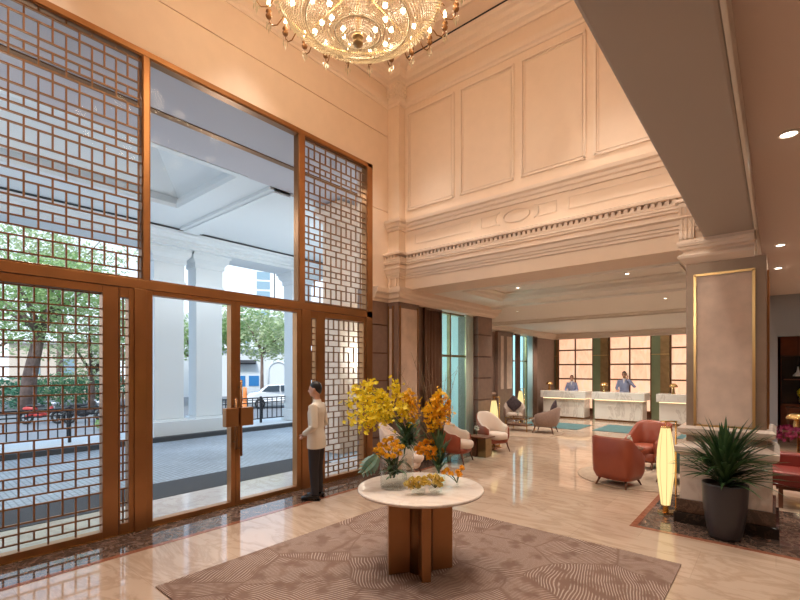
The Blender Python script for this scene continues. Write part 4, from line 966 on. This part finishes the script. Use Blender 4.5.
# ================================================================== CHAIRS
def sstep(x): x=max(0,min(1,x)); return x*x*(3-2*x)
def tub_chair(name,label,loc,rz,outer,inner,seatm,legm,w=.72,d=.70,back=.88,arm=.60,seat=.43,zb=.22,group=None,th=.075,span=128,flare=.06,e=2.6,flat=.12):
    t=T(name,label,'armchair',(loc[0],loc[1],loc[2] if len(loc)>2 else 0),rz,group)
    so=MB(); si=MB(); ro=[]; ri=[]; N_=33
    for k in range(N_):
        f=math.radians(-span+2*span*k/(N_-1)); c_,s_=math.cos(f),math.sin(f)
        def pt(off,z,extra=0):
            den=(abs(c_)**e+abs(s_)**e)**(1/e)
            rx=d/2-off+flare*max(0,z-zb)/(back-zb)*max(0,c_)*1.3+extra; ry=w/2-off+extra*.5
            return (-rx*c_/den, ry*s_/den, z)
        q=abs(k/(N_-1)*2-1); h=arm+(back-arm)*(1-sstep((q-flat)/(.72-.45*flat))) - .06*sstep((q-.85)/.15)
        zm=(zb+h)/2
        ro.append([pt(.045,zb),pt(.005,zb+.10),pt(0,zm),pt(0,h-.012),pt(.012,h),pt(.03,h-.004),pt(.035,zm),pt(.06,zb)])
        ri.append([pt(.028,seat-.10),pt(.026,zm),pt(.022,h-.02),pt(.028,h+.012),pt(.05,h+.010),pt(th+.012,h-.03),pt(th+.03,zm),pt(th+.05,seat-.10)])
    so.rings(ro,True,True); si.rings(ri,True,True)
    so.build('outer_shell',M[outer],t,0,sub=0); si.build('inner_back',M[inner],t)
    def sup(rx,ry,z,cx,e=3.2,n=36): 
        out=[]
        for k in range(n):
            a=2*PI*k/n; c_,s_=math.cos(a),math.sin(a); den=(abs(c_)**e+abs(s_)**e)**(1/e); out.append((cx+rx*c_/den,ry*s_/den,z))
        return out
    rx,ry=d/2-.05,w/2-th-.035; cx=.06
    MB().rings([sup(rx*.96,ry*.96,seat-.13,cx),sup(rx,ry,seat-.11,cx),sup(rx*1.02,ry*1.02,seat-.06,cx),sup(rx,ry,seat-.02,cx),sup(rx*.9,ry*.9,seat+.005,cx),sup(rx*.5,ry*.5,seat+.015,cx)]).build('seat',M[seatm],t)
    MB().rings([sup(d/2-.06,w/2-.06,zb-.01,.01),sup(d/2-.05,w/2-.05,zb+.03,.01),sup(d/2-.05,w/2-.05,seat-.12,.01)]).build('base',M[outer],t)
    for sx in (-1,1):
        for sy in (-1,1):
            MB().tube([(sx*(d/2-.13),sy*(w/2-.12),zb),(sx*(d/2-.06),sy*(w/2-.08),0)],[.022,.011],10).build('leg',M[legm],t)
    return t
r_=math.radians
tub_chair('armchair','cream armchair with rust leather shell right of the table flowers',(-5.06,7.78),r_(12),'rust','white_fab','white_fab','wood')
tub_chair('armchair','cream armchair with rust shell beside the yellow lantern and grooved pier',(-5.03,9.33),r_(-22),'rust','white_fab','white_fab','wood',w=.70,d=.66)
tub_chair('armchair','cream armchair half hidden behind the tall flower vases',(-5.0,6.02),r_(30),'white_fab','white_fab','white_fab','wood',back=.94)
tub_chair('armchair','taupe armchair with its back to the room near the coffee table',(-5.25,12.95),r_(188),'grey_fab','grey_fab','grey_fab','wood',w=.74,d=.72,back=.78,arm=.60)
tub_chair('armchair','pale armchair in the seating bay below the stone pilaster',(-6.72,13.95),r_(-62),'grey_fab','white_fab','white_fab','wood',w=.72,d=.66,back=.82,arm=.62)
tub_chair('armchair','red leather armchair turned away from the camera on the round rug',(-1.98,7.93),r_(76),'red_l','red_l','red_l','wood',w=.66,d=.62,back=.80,arm=.56,flare=.03,e=5,flat=.34,zb=.13)
tub_chair('armchair','red leather armchair facing the camera behind the small flower table',(-1.92,9.72),r_(-112),'red_l','red_l','red_l','wood',w=.70,d=.66,back=.86,arm=.58,e=4.5,flat=.34,zb=.15)
tub_chair('armchair','dark teal armchair behind the tall lantern beside the column',(-1.22,8.72),r_(170),'teal_fab','teal_fab','teal_fab','wood',w=.72,d=.66,back=.84,arm=.60)
def cushion(label,loc,rz,tilt):
    t=T('cushion',label,'cushion',loc,rz); mb=MB(); n=12; S_=.21
    top=[];bot=[]
    for i in range(n+1):
        for j in range(n+1):
            a=-1+2*i/n; b=-1+2*j/n; th_=.075*((1-a*a)*(1-b*b))**.45; pin=1-.07*(1-max(abs(a),abs(b)))
            ca,sa=math.cos(PI/4),math.sin(PI/4); y=S_*(a*ca-b*sa); z=S_*(a*sa+b*ca)+.28
            top.append(mb._v((th_,y,z))); bot.append(mb._v((-th_,y,z)))
    for i in range(n):
        for j in range(n):
            q=[i*(n+1)+j,(i+1)*(n+1)+j,(i+1)*(n+1)+j+1,i*(n+1)+j+1]
            mb.face([top[k] for k in q],True); mb.face([bot[k] for k in q[::-1]],True)
    o=mb.build('cover',M['cushion'],t); o.rotation_euler=(0,tilt,0)
cushion('plum patterned cushion standing on its corner in the taupe armchair',(-5.09,12.98,.45),r_(188),-.25)
cushion('dark plum cushion standing on its corner in the pale bay armchair',(-6.80,14.08,.45),r_(-62),-.25)

# ================================================================== SMALL TABLES, RUGS, LAMPS
t=T('side_table','small dark topped side table between the two cream armchairs','table',(-4.93,8.60,0))
MB().obox((0,0,.425),(.46,.42,.03)).build('tabletop',M['wood'],t,.006); MB().obox((.08,.02,.205),(.20,.26,.41)).build('pedestal',M['brass_d'],t,.005); MB().obox((-.10,-.05,.205),(.12,.18,.41)).build('dark_pedestal',M['wood'],t,.004)
def posy(label,x,y,z,r=.035,h=.10,hh=.19):
    t=T('posy_vase',label,'flower vase',(x,y,z)); MB().lathe([(r*.7,0),(r,.03),(r*.6,h*.8),(r*.7,h)],16).build('vase_body',M['vase_glass'],t)
    s_=MB(); b=MB()
    for k in range(7):
        a=2*PI*k/7; p=(r*1.0*math.cos(a),r*1.0*math.sin(a),hh-.05+.03*(k%3)); s_.tube([(0,0,.02),p],.002,4)
        for q in range(9): blossom(b,(p[0]+R.uniform(-.015,.015),p[1]+R.uniform(-.015,.015),p[2]+R.uniform(-.01,.02)),(R.uniform(-1,1),R.uniform(-1,1),R.uniform(0,1)),.018)
    s_.build('stem',M['stem'],t); b.build('blossoms',M['white_pet'],t)
posy('small vase of white flowers on the dark side table',-4.99,8.52,.44)
t=T('round_table','small round dark table between the two red armchairs','table',(-2.02,8.82,.012))
MB().lathe([(.22,.46),(.23,.47),(.22,.485)],32).build('tabletop',M['wood'],t); MB().lathe([(.14,0),(.14,.015),(.02,.03),(.02,.46)],20).build('pedestal',M['brass_d'],t)
posy('small vase of white flowers on the round table by the red armchairs',-2.02,8.82,.497,.03,.08,.17)
t=T('coffee_table','low brass framed glass coffee table in the seating bay','table',(-6.05,12.95,.012))
MB().box(-.36,.36,-.30,.30,.40,.415).build('glass_top',M['vase_glass'],t)
b=MB()
for sx in (-.35,.35):
    for sy in (-.29,.29): b.box(sx-.012,sx+.012,sy-.012,sy+.012,0,.40)
b.box(-.36,.36,-.302,-.28,.375,.40); b.box(-.36,.36,.28,.302,.375,.40); b.box(-.362,-.34,-.3,.3,.375,.40); b.box(.34,.362,-.3,.3,.375,.40); b.build('frame',M['brass'],t)
MB().box(-.30,.30,-.24,.24,.16,.19).build('shelf',M['wood'],t)
posy('small vase of white flowers on the glass coffee table',-6.1,12.9,.427,.03,.07,.16)
tag(MB().lathe([(.98,0),(.985,.006),(.97,.012),(0,.012)],64).build('round_rug',M['round_rug'],None,0,(-1.85,8.68,0)),'round beige rug under the red armchairs','rug')
tag(MB().lathe([(1.25,0),(1.255,.006),(1.24,.012),(0,.012)],64).build('round_rug',M['round_rug'],None,0,(-6.0,12.85,0)),'round beige rug in the seating bay under the coffee table','rug')
def floor_lantern(label,x,y,rz=0):
    t=T('floor_lamp',label,'floor lamp',(x,y,0),rz)
    MB().box(-.07,.15,-.07,.07,0,.03).build('base',M['brass'],t,.004)
    p=MB(); p.tube([(.135,0,.03),(.135,0,1.22)],.011,10); p.tube([(-.06,0,1.21),(.15,0,1.21)],.010,8); p.tube([(0,0,1.21),(0,0,1.15)],.006,6); p.build('stand',M['brass'],t)
    s_=MB(); prof=[(.052,.115),(.075,.3),(.100,.5),(.106,.66),(.100,.83),(.078,1.0),(.055,1.13)]; ringz=[]
    n=48
    for r0,z in prof: ringz.append([(r0*(1-.07*abs(math.cos(4*2*PI*k/n)))*math.cos(2*PI*k/n),r0*(1-.07*abs(math.cos(4*2*PI*k/n)))*math.sin(2*PI*k/n),z) for k in range(n)])
    s_.rings(ringz); s_.build('lamp_shade',M['lamp_y'],t)
    rb=MB()
    for k in range(8):
        a=2*PI*(k+.5)/8; rb.tube([(r0*1.0*math.cos(a),r0*1.0*math.sin(a),z) for r0,z in prof],.0025,4)
    rb.build('ribs',M['gold'],t)
    MB().lathe([(.035,.03),(.035,.105),(.05,.106),(.055,.12)],20).build('neck',M['brass'],t); MB().lathe([(.055,1.125),(.05,1.145)],20).build('cap',M['brass'],t)
floor_lantern('tall glowing yellow lantern lamp in front of the column',-1.11,6.74,r_(40))
floor_lantern('glowing yellow lantern lamp beside the grooved stone pier',-5.31,9.90,r_(40))
floor_lantern('glowing yellow lantern lamp in the far seating bay',-6.86,14.72,r_(40))
tag(MB().box(-6.8,-4.75,14.2,15.7,0,.012).build('carpet_mat',M['teal_mat']),'teal carpet mat before the first reception desk','mat')
tag(MB().box(-4.35,-2.45,14.4,16.2,0,.012).build('carpet_mat',M['teal_mat']),'teal carpet mat before the middle reception desk','mat')
tag(MB().box(-2.1,-.3,14.2,16.0,0,.012).build('carpet_mat',M['teal_mat']),'teal carpet mat before the desk by the column','mat')
# ---- reception desks
def desk(x0,x1,label):
    t=T('reception_desk',label,'reception desk',((x0+x1)/2,17.3,0)); w=(x1-x0)/2
    MB().box(-w+.08,w-.08,.06,.75,.06,.74).build('body',M['white_marble'],t,.006)
    MB().box(-w,w,-.03,.85,.78,1.05).build('counter',M['white_marble'],t,.008)
    MB().box(-w+.08,w-.08,.045,.06,.752,.775).build('light_strip',M['led'],t); MB().box(w-.08,w-.07,.05,.75,.752,.775).build('light_strip',M['led'],t)
    MB().box(-w+.1,w-.1,.1,.72,0,.06).build('toe_kick',M['bronze_dark'],t); MB().box(-w+.09,w-.09,.06,.75,.74,.78).build('core',M['bronze_dark'],t)
desk(-7.2,-5.46,'white marble reception desk at far left of reception')
desk(-5.24,-3.48,'white marble reception desk in the middle of reception')
desk(-3.13,-1.35,'white marble reception desk partly hidden by the column')
def table_lamp(label,x,y,z,k=.85):
    t=T('table_lamp',label,'table lamp',(x,y,z))
    MB().lathe([(.07*k,0),(.07*k,.02),(.05*k,.05),(.045*k,.16),(.035*k,.22),(.02*k,.25)],20).build('base',M['brass'],t)
    MB().lathe([(.16*k,.23),(.155*k,.26),(.13*k,.31),(.07*k,.35),(.0,.36)],24).build('lamp_shade',M['brass'],t)
table_lamp('brass mushroom lamp on the first reception desk',-6.95,17.55,1.05)
table_lamp('brass mushroom lamp on the left end of the middle desk',-4.88,17.55,1.05)
table_lamp('brass mushroom lamp on the desk beside the column',-2.66,17.55,1.05)

# ================================================================== PLANT BY THE COLUMN
px,py=-.44,6.19
t=T('planter','tapered charcoal pot standing before the column plinth','planter',(px,py,.003))
MB().lathe([(.10,0),(.142,.008),(.160,.05),(.186,.2),(.208,.38),(.218,.60),(.218,.615),(.205,.615),(.20,.56)],40,cap=False).build('pot',M['pot'],t); MB().lathe([(.0,.55),(.203,.55),(.203,.57),(0,.575)],32).build('soil',M['soil'],t)
t=T('spiky_plant','dark green spiky plant growing in the charcoal pot','plant',(px,py,.55))
mb=MB()
for k in range(210):
    a=R.uniform(0,2*PI); el=R.uniform(-.1,1.5)**1.0; L_=R.uniform(.40,.60)*(1 if el<1.1 else .95); z0=R.uniform(.02,.30)
    r0=.03; e=(r0*math.cos(a)+L_*math.cos(el)*math.cos(a), r0*math.sin(a)+L_*math.cos(el)*math.sin(a)*.80, z0+L_*math.sin(el)*1.04)
    if e[1]>.20: e=(e[0],.20,e[2])
    if e[2]<-.1: e=(e[0],e[1],-.1)
    leafblade(mb,(r0*math.cos(a),r0*math.sin(a),z0),e,.022,R.uniform(.05,.14),8,fold=.3)
mb.build('foliage',M['leaf_dark'],t)
s_=MB(); s_.tube([(0,0,0),(0,0,.36)],[.04,.02],8); s_.build('stem',M['bark'],t)

# ================================================================== CURTAINS
def curtain(label,X,y0,y1,z0,z1,mt,amp=.035,wl=.11,name='curtain'):
    mb=MB(); n=max(24,int((y1-y0)/.012)); a=[];b=[]
    for k in range(n+1):
        y=y0+(y1-y0)*k/n; x=X+amp*math.sin(2*PI*(y-y0)/wl)+amp*.3*math.sin(2*PI*(y-y0)/wl*.37+1); a.append((x,y)); b.append((x+.006,y))
    mb.prism(a+b[::-1],z0,z1,True); t=T(name,label,'curtain',(0,0,0)); mb.build('panel',M[mt],t)
    MB().box(X-.03,X+.03,y0,y1,z1-.01,z1+.03).build('heading',M[mt],t)
curtain('brown curtain at the left of the near lounge window',-5.56,7.38,7.98,.02,3.14,'curtain')
curtain('white sheer curtain at the right of the near lounge window',-5.60,9.05,9.34,.02,3.14,'sheer',.025,.09)
curtain('brown curtain beside the stone pilaster at the far window',-7.22,15.02,15.4,.02,3.14,'curtain')
curtain('pale blue sheer curtain at the right of the far window',-7.25,16.15,16.6,.02,3.14,'sheer_blue',.03,.1)
curtain('brown curtain right of the pale sheer at the far window',-7.24,16.66,17.0,.02,3.14,'curtain')

# ================================================================== RESTAURANT SIDE
t=T('bench','long red leather bench behind the column','bench',(1.05,8.3,0))
MB().box(-1.12,1.3,-.32,.32,.30,.50).build('seat',M['bench'],t,.03); MB().box(-1.12,1.3,.26,.46,.32,.68).build('backrest',M['bench'],t,.03); MB().box(-1.12,1.3,-.325,-.318,.385,.395).build('piping',M['wood'],t)
for x in (-1.0,1.2):
    for y in (-.25,.3): MB().box(x-.025,x+.025,y-.025,y+.025,0,.31).build('leg',M['wood'],t)
MB().box(-1.05,1.25,-.2,.25,.24,.30).build('frame',M['wood'],t)
t=T('dining_table','small dining table draped with magenta flowers past the restaurant opening','table',(.36,12.5,0))
MB().lathe([(.30,.58),(.31,.60),(.30,.62)],32).build('tabletop',M['wood'],t); MB().lathe([(.18,0),(.18,.02),(.025,.04),(.025,.58)],16).build('pedestal',M['brass'],t)
t=T('flower_garland','magenta flowers spilling around the dining table edge','flowers',(.36,12.5,.625),kind='stuff'); mb=MB()
for k in range(420):
    a=R.uniform(0,2*PI); rr=R.uniform(.20,.36); z=R.uniform(0,.06) if rr<.29 else R.uniform(-.22,.05); rr=rr if z>0 else R.uniform(.325,.37)
    blossom(mb,(rr*math.cos(a),rr*math.sin(a),z),(math.cos(a),math.sin(a),R.uniform(-.3,.8)),.035)
mb.build('blossoms',M['magenta'],t)
table_lamp('brass lamp on the dining table among magenta flowers',.33,12.5,.62,1.1)
t=T('pendant_lamp','white conical pendant lamp inside the restaurant','pendant lamp',(.42,14.9,1.72)); MB().lathe([(.012,.24),(.02,.17),(.035,.10),(.095,.03),(.10,.0),(.095,.0),(.03,.09),(.012,.17)],24).build('lamp_shade',M['white_ext'],t); MB().tube([(0,0,.28),(0,0,1.9)],.006,6).build('cord',M['black'],t); MB().ball((0,0,.03),.022,10,8).build('bulb',M['bulb'],t)
t=T('gilt_urn','gilt urn with yellow flowers on a console inside the restaurant','urn',(.55,15.6,.9)); MB().lathe([(.06,0),(.07,.02),(.03,.06),(.10,.16),(.11,.24),(.07,.30)],20).build('urn_body',M['brass'],t); mb=MB()
for k in range(120): 
    n=Vector((R.gauss(0,1),R.gauss(0,1),R.gauss(.4,1))).normalized(); blossom(mb,n*.12+Vector((0,0,.38)),n,.035)
mb.build('blossoms',M['yellow'],t)
t=T('console_table','low dark console inside the restaurant','console',(.9,15.6,0)); MB().box(-.7,.9,-.25,.25,.86,.9).build('tabletop',M['wood'],t)
for x in (-.65,.85):
    for y in (-.2,.2): MB().box(x-.02,x+.02,y-.02,y+.02,0,.86).build('leg',M['wood'],t)
# ================================================================== PEOPLE
def loft(mb, secs, n=18, e=2.2):
    """closed tube through elliptical sections (x,y,z, rx, ry, ax) ; ax = direction of travel handled by caller (vertical sections)"""
    out=[]
    for (x,y,z,rx,ry) in secs:
        r=[]
        for k in range(n):
            a=2*PI*k/n; c_,s_=math.cos(a),math.sin(a); den=(abs(c_)**e+abs(s_)**e)**(1/e); r.append((x+rx*c_/den,y+ry*s_/den,z))
        out.append(r)
    return mb.rings(out)
def fuse(o, vox=.008, it=4):
    m=o.modifiers.new('r','REMESH'); m.mode='VOXEL'; m.voxel_size=vox; m.use_smooth_shade=True
    s_=o.modifiers.new('s','SMOOTH'); s_.factor=.5; s_.iterations=it
    return o
def person(label,loc,rz,h,coat,legs,armL,armR,coat_len=.78,shirt=None,female=False,vox=.008,tilt=0,group=None,shoe=True):
    """faces +x; armL/armR: (elbow, wrist, finger direction) in metres for a 1.75 m figure"""
    t=T('person',label,'person',loc,rz,group); k=h/1.75; t.scale=(k,k,k)
    sh=.178 if not female else .160
    hx=.02
    b=MB()
    loft(b,[(0,0,.86,.095,.150),(0,0,.95,.105,.160),(.005,0,1.08,.092,.140),(.005,0,1.20,.10,.150),(0,0,1.32,.105,.168),(-.005,0,1.40,.085,.165),(-.012,0,1.45,.060,.11),(-.012,0,1.49,.050,.058),(-.002,0,1.56,.047,.050),(.0,0,1.60,.045,.048)])
    # head: skull, jaw, nose, ears
    b.ball((hx,0,1.665),(.096,.076,.108),20,14); b.ball((hx+.028,0,1.605),(.062,.056,.058),16,10)
    b.tube([(hx+.088,0,1.672),(hx+.112,0,1.632),(hx+.092,0,1.624)],[.010,.014,.010],8)
    b.tube([(hx+.082,-.018,1.596),(hx+.088,0,1.598),(hx+.082,.018,1.596)],.008,6)
    b.tube([(hx+.082,-.04,1.690),(hx+.09,0,1.686),(hx+.082,.04,1.690)],.009,6)
    for sg in (-1,1): b.ball((hx-.008,sg*.078,1.655),(.022,.012,.034),10,8)
    limbs=[]
    for sg,(el,wr,fd) in ((1,armL),(-1,armR)):
        s0=Vector((-.01,sg*sh,1.405)); e=Vector(el); w=Vector(wr)
        b.tube([Vector((0,sg*.10,1.40)),s0,s0.lerp(e,.5),e,e.lerp(w,.5),w],[.055,.056,.046,.040,.037,.028],12)
        d=Vector(fd).normalized(); side=d.cross(Vector((0,0,1)) if abs(d.z)<.8 else Vector((1,0,0))).normalized(); pn=side.cross(d)
        b.tube([w-d*.01,w+d*.03,w+d*.075,w+d*.095],[.026,.034,.038,.028],12,True,.55)
        for q,(o_,L_) in enumerate(((-.030,.060),(-.010,.072),(.011,.068),(.031,.052))):
            p0=w+d*.080+side*o_; p1=p0+d*L_*.5-pn*.008; p2=p0+d*L_*.85-pn*.028; b.tube([p0,p1,p2],[.0095,.0088,.0075],8)
        tb=w+d*.025+side*(-sg)*.030; b.tube([tb,tb+side*(-sg)*.028+d*.025,tb+side*(-sg)*.030+d*.058],[.012,.011,.009],8)
        limbs.append((s0,e,w,sg))
    for sg in (-1,1):
        b.tube([(0,sg*.085,.90),(.004,sg*.090,.70),(.008,sg*.092,.50),(-.008,sg*.092,.34),(-.02,sg*.092,.09)],[.085,.074,.054,.052,.036],14)
        b.tube([(-.06,sg*.095,.045),(.03,sg*.1,.05),(.12,sg*.108,.03),(.17,sg*.11,.026)],[.036,.042,.036,.024],12)
    body=fuse(b.build('body',M['skin'],t),vox)
    # eyes
    for sg in (-1,1): MB().ball((hx+.0905,sg*.032,1.668),(.008,.013,.008),10,8).build('eye',M['eye'],t)
    # hair
    hr=MB(); n=20
    rows=[]
    for j in range(10):
        rr=[]
        for q in range(n):
            a=2*PI*q/n; cc=math.cos(a); lim=.02+.50*cc if cc>0 else .02+.74*cc
            ph=PI/2+(math.asin(max(-.95,lim))-PI/2)*max(.03,j/9); z=math.sin(ph); c_=math.cos(ph); g=1-.05*j/9
            rr.append((hx-.007+.103*g*c_*cc,.083*g*c_*math.sin(a),1.672+.122*z*(1 if z>0 else .9)))
        rows.append(rr)
    inner=[[(hx-.007+(x-hx+.007)*.88,y*.88,1.672+(z-1.672)*.88) for x,y,z in r] for r in rows[::-1]]
    hr.rings(rows+inner,True,True)
    if female: hr.ball((hx-.105,0,1.69),(.045,.045,.045),12,10)
    hr.build('hair',M['hair'],t)
    # jacket
    j=MB(); zl=coat_len
    loft(j,[(-.004,0,zl,.135,.196),(0,0,.95,.130,.186),(.005,0,1.08,.108,.158),(.006,0,1.20,.115,.166),(.002,0,1.32,.121,.184),(-.005,0,1.40,.102,.182),(-.012,0,1.445,.076,.125),(-.012,0,1.478,.062,.078),(-.010,0,1.515,.060,.062)])
    for s0,e,w,sg in limbs:
        ww=e.lerp(w,.93)
        j.tube([Vector((0,sg*.09,1.395)),s0+Vector((0,0,.004)),s0.lerp(e,.5),e,e.lerp(ww,.5),ww],[.066,.070,.060,.053,.048,.041],14)
    jo=fuse(j.build('jacket',M[coat],t),vox,3)
    # trousers
    p=MB(); loft(p,[(0,0,.82,.104,.160),(0,0,.90,.108,.162),(0,0,1.0,.108,.158)])
    for sg in (-1,1):
        p.tube([(0,sg*.085,.90),(.004,sg*.090,.70),(.008,sg*.092,.48),(-.004,sg*.092,.28),(-.012,sg*.094,.085)],[.098,.090,.072,.064,.058],14)
    fuse(p.build('trousers',M[legs],t),vox,3)
    for sg in (-1,1):
        s_=MB(); s_.tube([(-.085,sg*.096,.04),(-.05,sg*.096,.052),(.03,sg*.1,.052),(.12,sg*.108,.04),(.185,sg*.112,.030),(.20,sg*.112,.026)],[.030,.046,.050,.046,.034,.016],14,True,.82)
        s_.box(-.095,-.02,sg*.096-.036,sg*.096+.036,.0,.02); s_.box(-.02,.19,sg*.106-.036,sg*.106+.036,.0,.012)
        s_.build('shoe',M['shoe'],t)
    if shirt:
        c=MB(); loft(c,[(.062,0,1.30,.060,.022),(.058,0,1.40,.055,.034),(.035,0,1.47,.035,.040),(.0,0,1.505,.058,.060),(.0,0,1.52,.056,.058)]); c.build('shirt_front',M[shirt],t)
    bt=MB()
    for z in ((1.36,1.25,1.14,1.03,.92) if not shirt else (1.12,1.0)): bt.ball((.124 if z>1.2 else .118,0,z),(.006,.008,.008),8,6)
    bt.build('buttons',M['brass'] if coat=='jacket' else M['black'],t)
    return t
clasp=((( -.06,.235,1.13),(.175,.075,.985),(.45,-.9,-.35)),((-.06,-.235,1.13),(.190,-.060,.970),(.45,.9,-.35)))
person('doorman in cream jacket and dark trousers standing by the entrance with hands clasped',(-5.15,4.22,.003),math.atan2(-.50,-.87),1.68,'jacket','trouser',clasp[0],clasp[1])
desk_pose=((.06,.25,1.14),(.24,.16,1.06),(1,-.1,-.2)),((.06,-.25,1.14),(.24,-.16,1.06),(1,.1,-.2))
person('receptionist in blue grey jacket standing behind the first marble desk',(-6.42,18.6,0),-PI/2+.1,1.62,'bluej','trouser',desk_pose[0],desk_pose[1],.80,'shirt',True,.010)
phone=((.06,.36,1.20),(.15,.12,1.50),(.1,.05,1)),((.02,-.26,1.14),(.22,-.18,1.07),(1,.1,-.2))
person('receptionist in blue grey jacket behind the middle desk holding a phone to the face',(-4.44,18.6,0),-PI/2+.1,1.78,'bluej','trouser',phone[0],phone[1],.80,'shirt',False,.010)
cz=T('telephone','small dark handset held at the ear of the middle receptionist','phone',(-4.44,18.6,0),-PI/2+.1); MB().obox((.115,.105,1.655),(.045,.022,.15),ry=-.15).build('handset',M['black'],cz,.006)
# ================================================================== LIGHT AND CAMERA
def point(name, loc, power, col, r=.1):
    l=bpy.data.lights.new(name,'POINT'); l.energy=power; l.color=col; l.shadow_soft_size=r
    o=bpy.data.objects.new(name,l); COL.objects.link(o); o.location=loc; return o
def spot(name, loc, power, col, ang=110, blend=.6, r=.05, target=None):
    l=bpy.data.lights.new(name,'SPOT'); l.energy=power; l.color=col; l.spot_size=math.radians(ang); l.spot_blend=blend; l.shadow_soft_size=r
    o=bpy.data.objects.new(name,l); COL.objects.link(o); o.location=loc
    if target is not None: o.rotation_euler=(Vector(target)-Vector(loc)).to_track_quat('-Z','Y').to_euler()
    return o
WARM=(1,.77,.53); NEUT=(1,.91,.80); COOLW=(1,.95,.88)
# chandelier lamps
for k in range(6):
    a=2*PI*k/6+.3; point('chandelier_lamp',(CH[0]+.45*math.cos(a),CH[1]+.45*math.sin(a),5.66),24*LC,WARM,.10)
for k in range(8):
    a=2*PI*k/8; point('chandelier_candle_lamp',(CH[0]+1.05*math.cos(a),CH[1]+1.05*math.sin(a),5.95),20*LC,WARM,.08)
point('chandelier_crown_lamp',(CH[0],CH[1],6.6),150*LC,WARM,.2)
# beams of the ceiling downlights, and of the added points that have no fixture
for (x,y,z,p) in DL: spot('downlight_and_fill_beam',(x,y,z-.03),p,NEUT,125,.8,.06)
for x,y in HL: spot('hall_down_fill',(x,y,7.5),190,COOLW,62,.7,.08)  # added spots without fixtures, brighten the floor, table and doorman
for x,tx,ty,tz,p in ((-4.9,-4.6,6.6,3.7,75),(-3.2,-3.0,6.6,3.6,75),(-1.5,-1.4,6.6,3.6,75),(-1.2,-.55,6.58,2.6,110)): spot('hall_wall_fill',(x,-.25,7.2),p,(1,.88,.72),50,.8,.06,(tx,ty,tz))  # added spots without fixtures, lift the cross wall and the column
for x,tx in ((-4.2,-4.0),(-1.7,-1.5)): spot('low_wall_fill',(x,-.45,3.3),80,(1,.90,.76),55,.9,.08,(tx,6.6,3.75))  # added low spots without fixtures, lift the wall band over the opening
# daylight
w=bpy.data.worlds.new('sky'); sc.world=w; w.use_nodes=True; N,L=w.node_tree.nodes,w.node_tree.links
bg=N['Background']; tc=N.new('ShaderNodeTexCoord'); sp=N.new('ShaderNodeSeparateXYZ'); L.new(tc.outputs['Generated'],sp.inputs[0])
rp=N.new('ShaderNodeValToRGB'); e=rp.color_ramp.elements; e[0].position=.0; e[0].color=(.80,.90,1,1); e[1].position=.7; e[1].color=(.50,.70,1,1); L.new(sp.outputs['Z'],rp.inputs[0])
L.new(rp.outputs[0],bg.inputs['Color']); bg.inputs['Strength'].default_value=1.15
s_=bpy.data.lights.new('sun','SUN'); s_.energy=2.2; s_.angle=math.radians(12); s_.color=(1,.95,.88)
so=bpy.data.objects.new('sun',s_); COL.objects.link(so); so.rotation_euler=Vector((-.35,.55,-.75)).to_track_quat('-Z','Y').to_euler(); so.location=(0,-20,40)
# fill added outside under the canopy and by the lounge windows, no fixtures
for x,y,p in ((-10.0,-3.5,130),(-9.4,2.0,130),(-10.0,6.6,120),(-10,9.9,90)): spot('canopy_down_fill',(x,y,5.62),p,(.95,.98,1),165,.5,.25)  # added from above to brighten the driveway and pillars
for x,y in ((-9.6,-4),(-9.4,1.0),(-10.4,5.6),(-9.4,9.0)): spot('canopy_up_fill',(x,y,2.6),75,(.93,.97,1),165,.5,.3,(x,y,6))  # unseen upward spots added to brighten the canopy ceiling
for y,p in ((-1,90),(2.2,90),(5.0,28),(9.8,50)): spot('soffit_fill',(-6.6,y,5.6),p,(1,.93,.84),150,.6,.1)  # added under the soffit to brighten the facade side and the cream pier
point('garden_fill',(-7.4,7.6,2.2),70,(.9,1,1),.3); point('garden_fill',(-9.4,14.5,3.2),260,(.9,1,1),.3)  # added points that brighten the walls behind the lounge windows
# camera
cd=bpy.data.cameras.new('camera'); cam=bpy.data.objects.new('camera',cd); COL.objects.link(cam)
cam.location=(0,0,H); cam.rotation_euler=(PI/2,0,math.atan(376/446.8)); cd.sensor_width=36; cd.lens=446.8*36/800; cd.shift_y=69/800; cd.clip_start=.05; cd.clip_end=500
sc.camera=cam
vs=sc.view_settings; sc.display_settings.display_device='sRGB'; vs.view_transform='Standard'; vs.look='None'; vs.gamma=1; vs.use_curve_mapping=False; vs.exposure=EXPO
cy=sc.cycles; cy.use_denoising=True; cy.max_bounces=10; cy.diffuse_bounces=5; cy.glossy_bounces=4; cy.transmission_bounces=6; cy.transparent_max_bounces=16; cy.sample_clamp_indirect=6; cy.caustics_reflective=False; cy.caustics_refractive=False
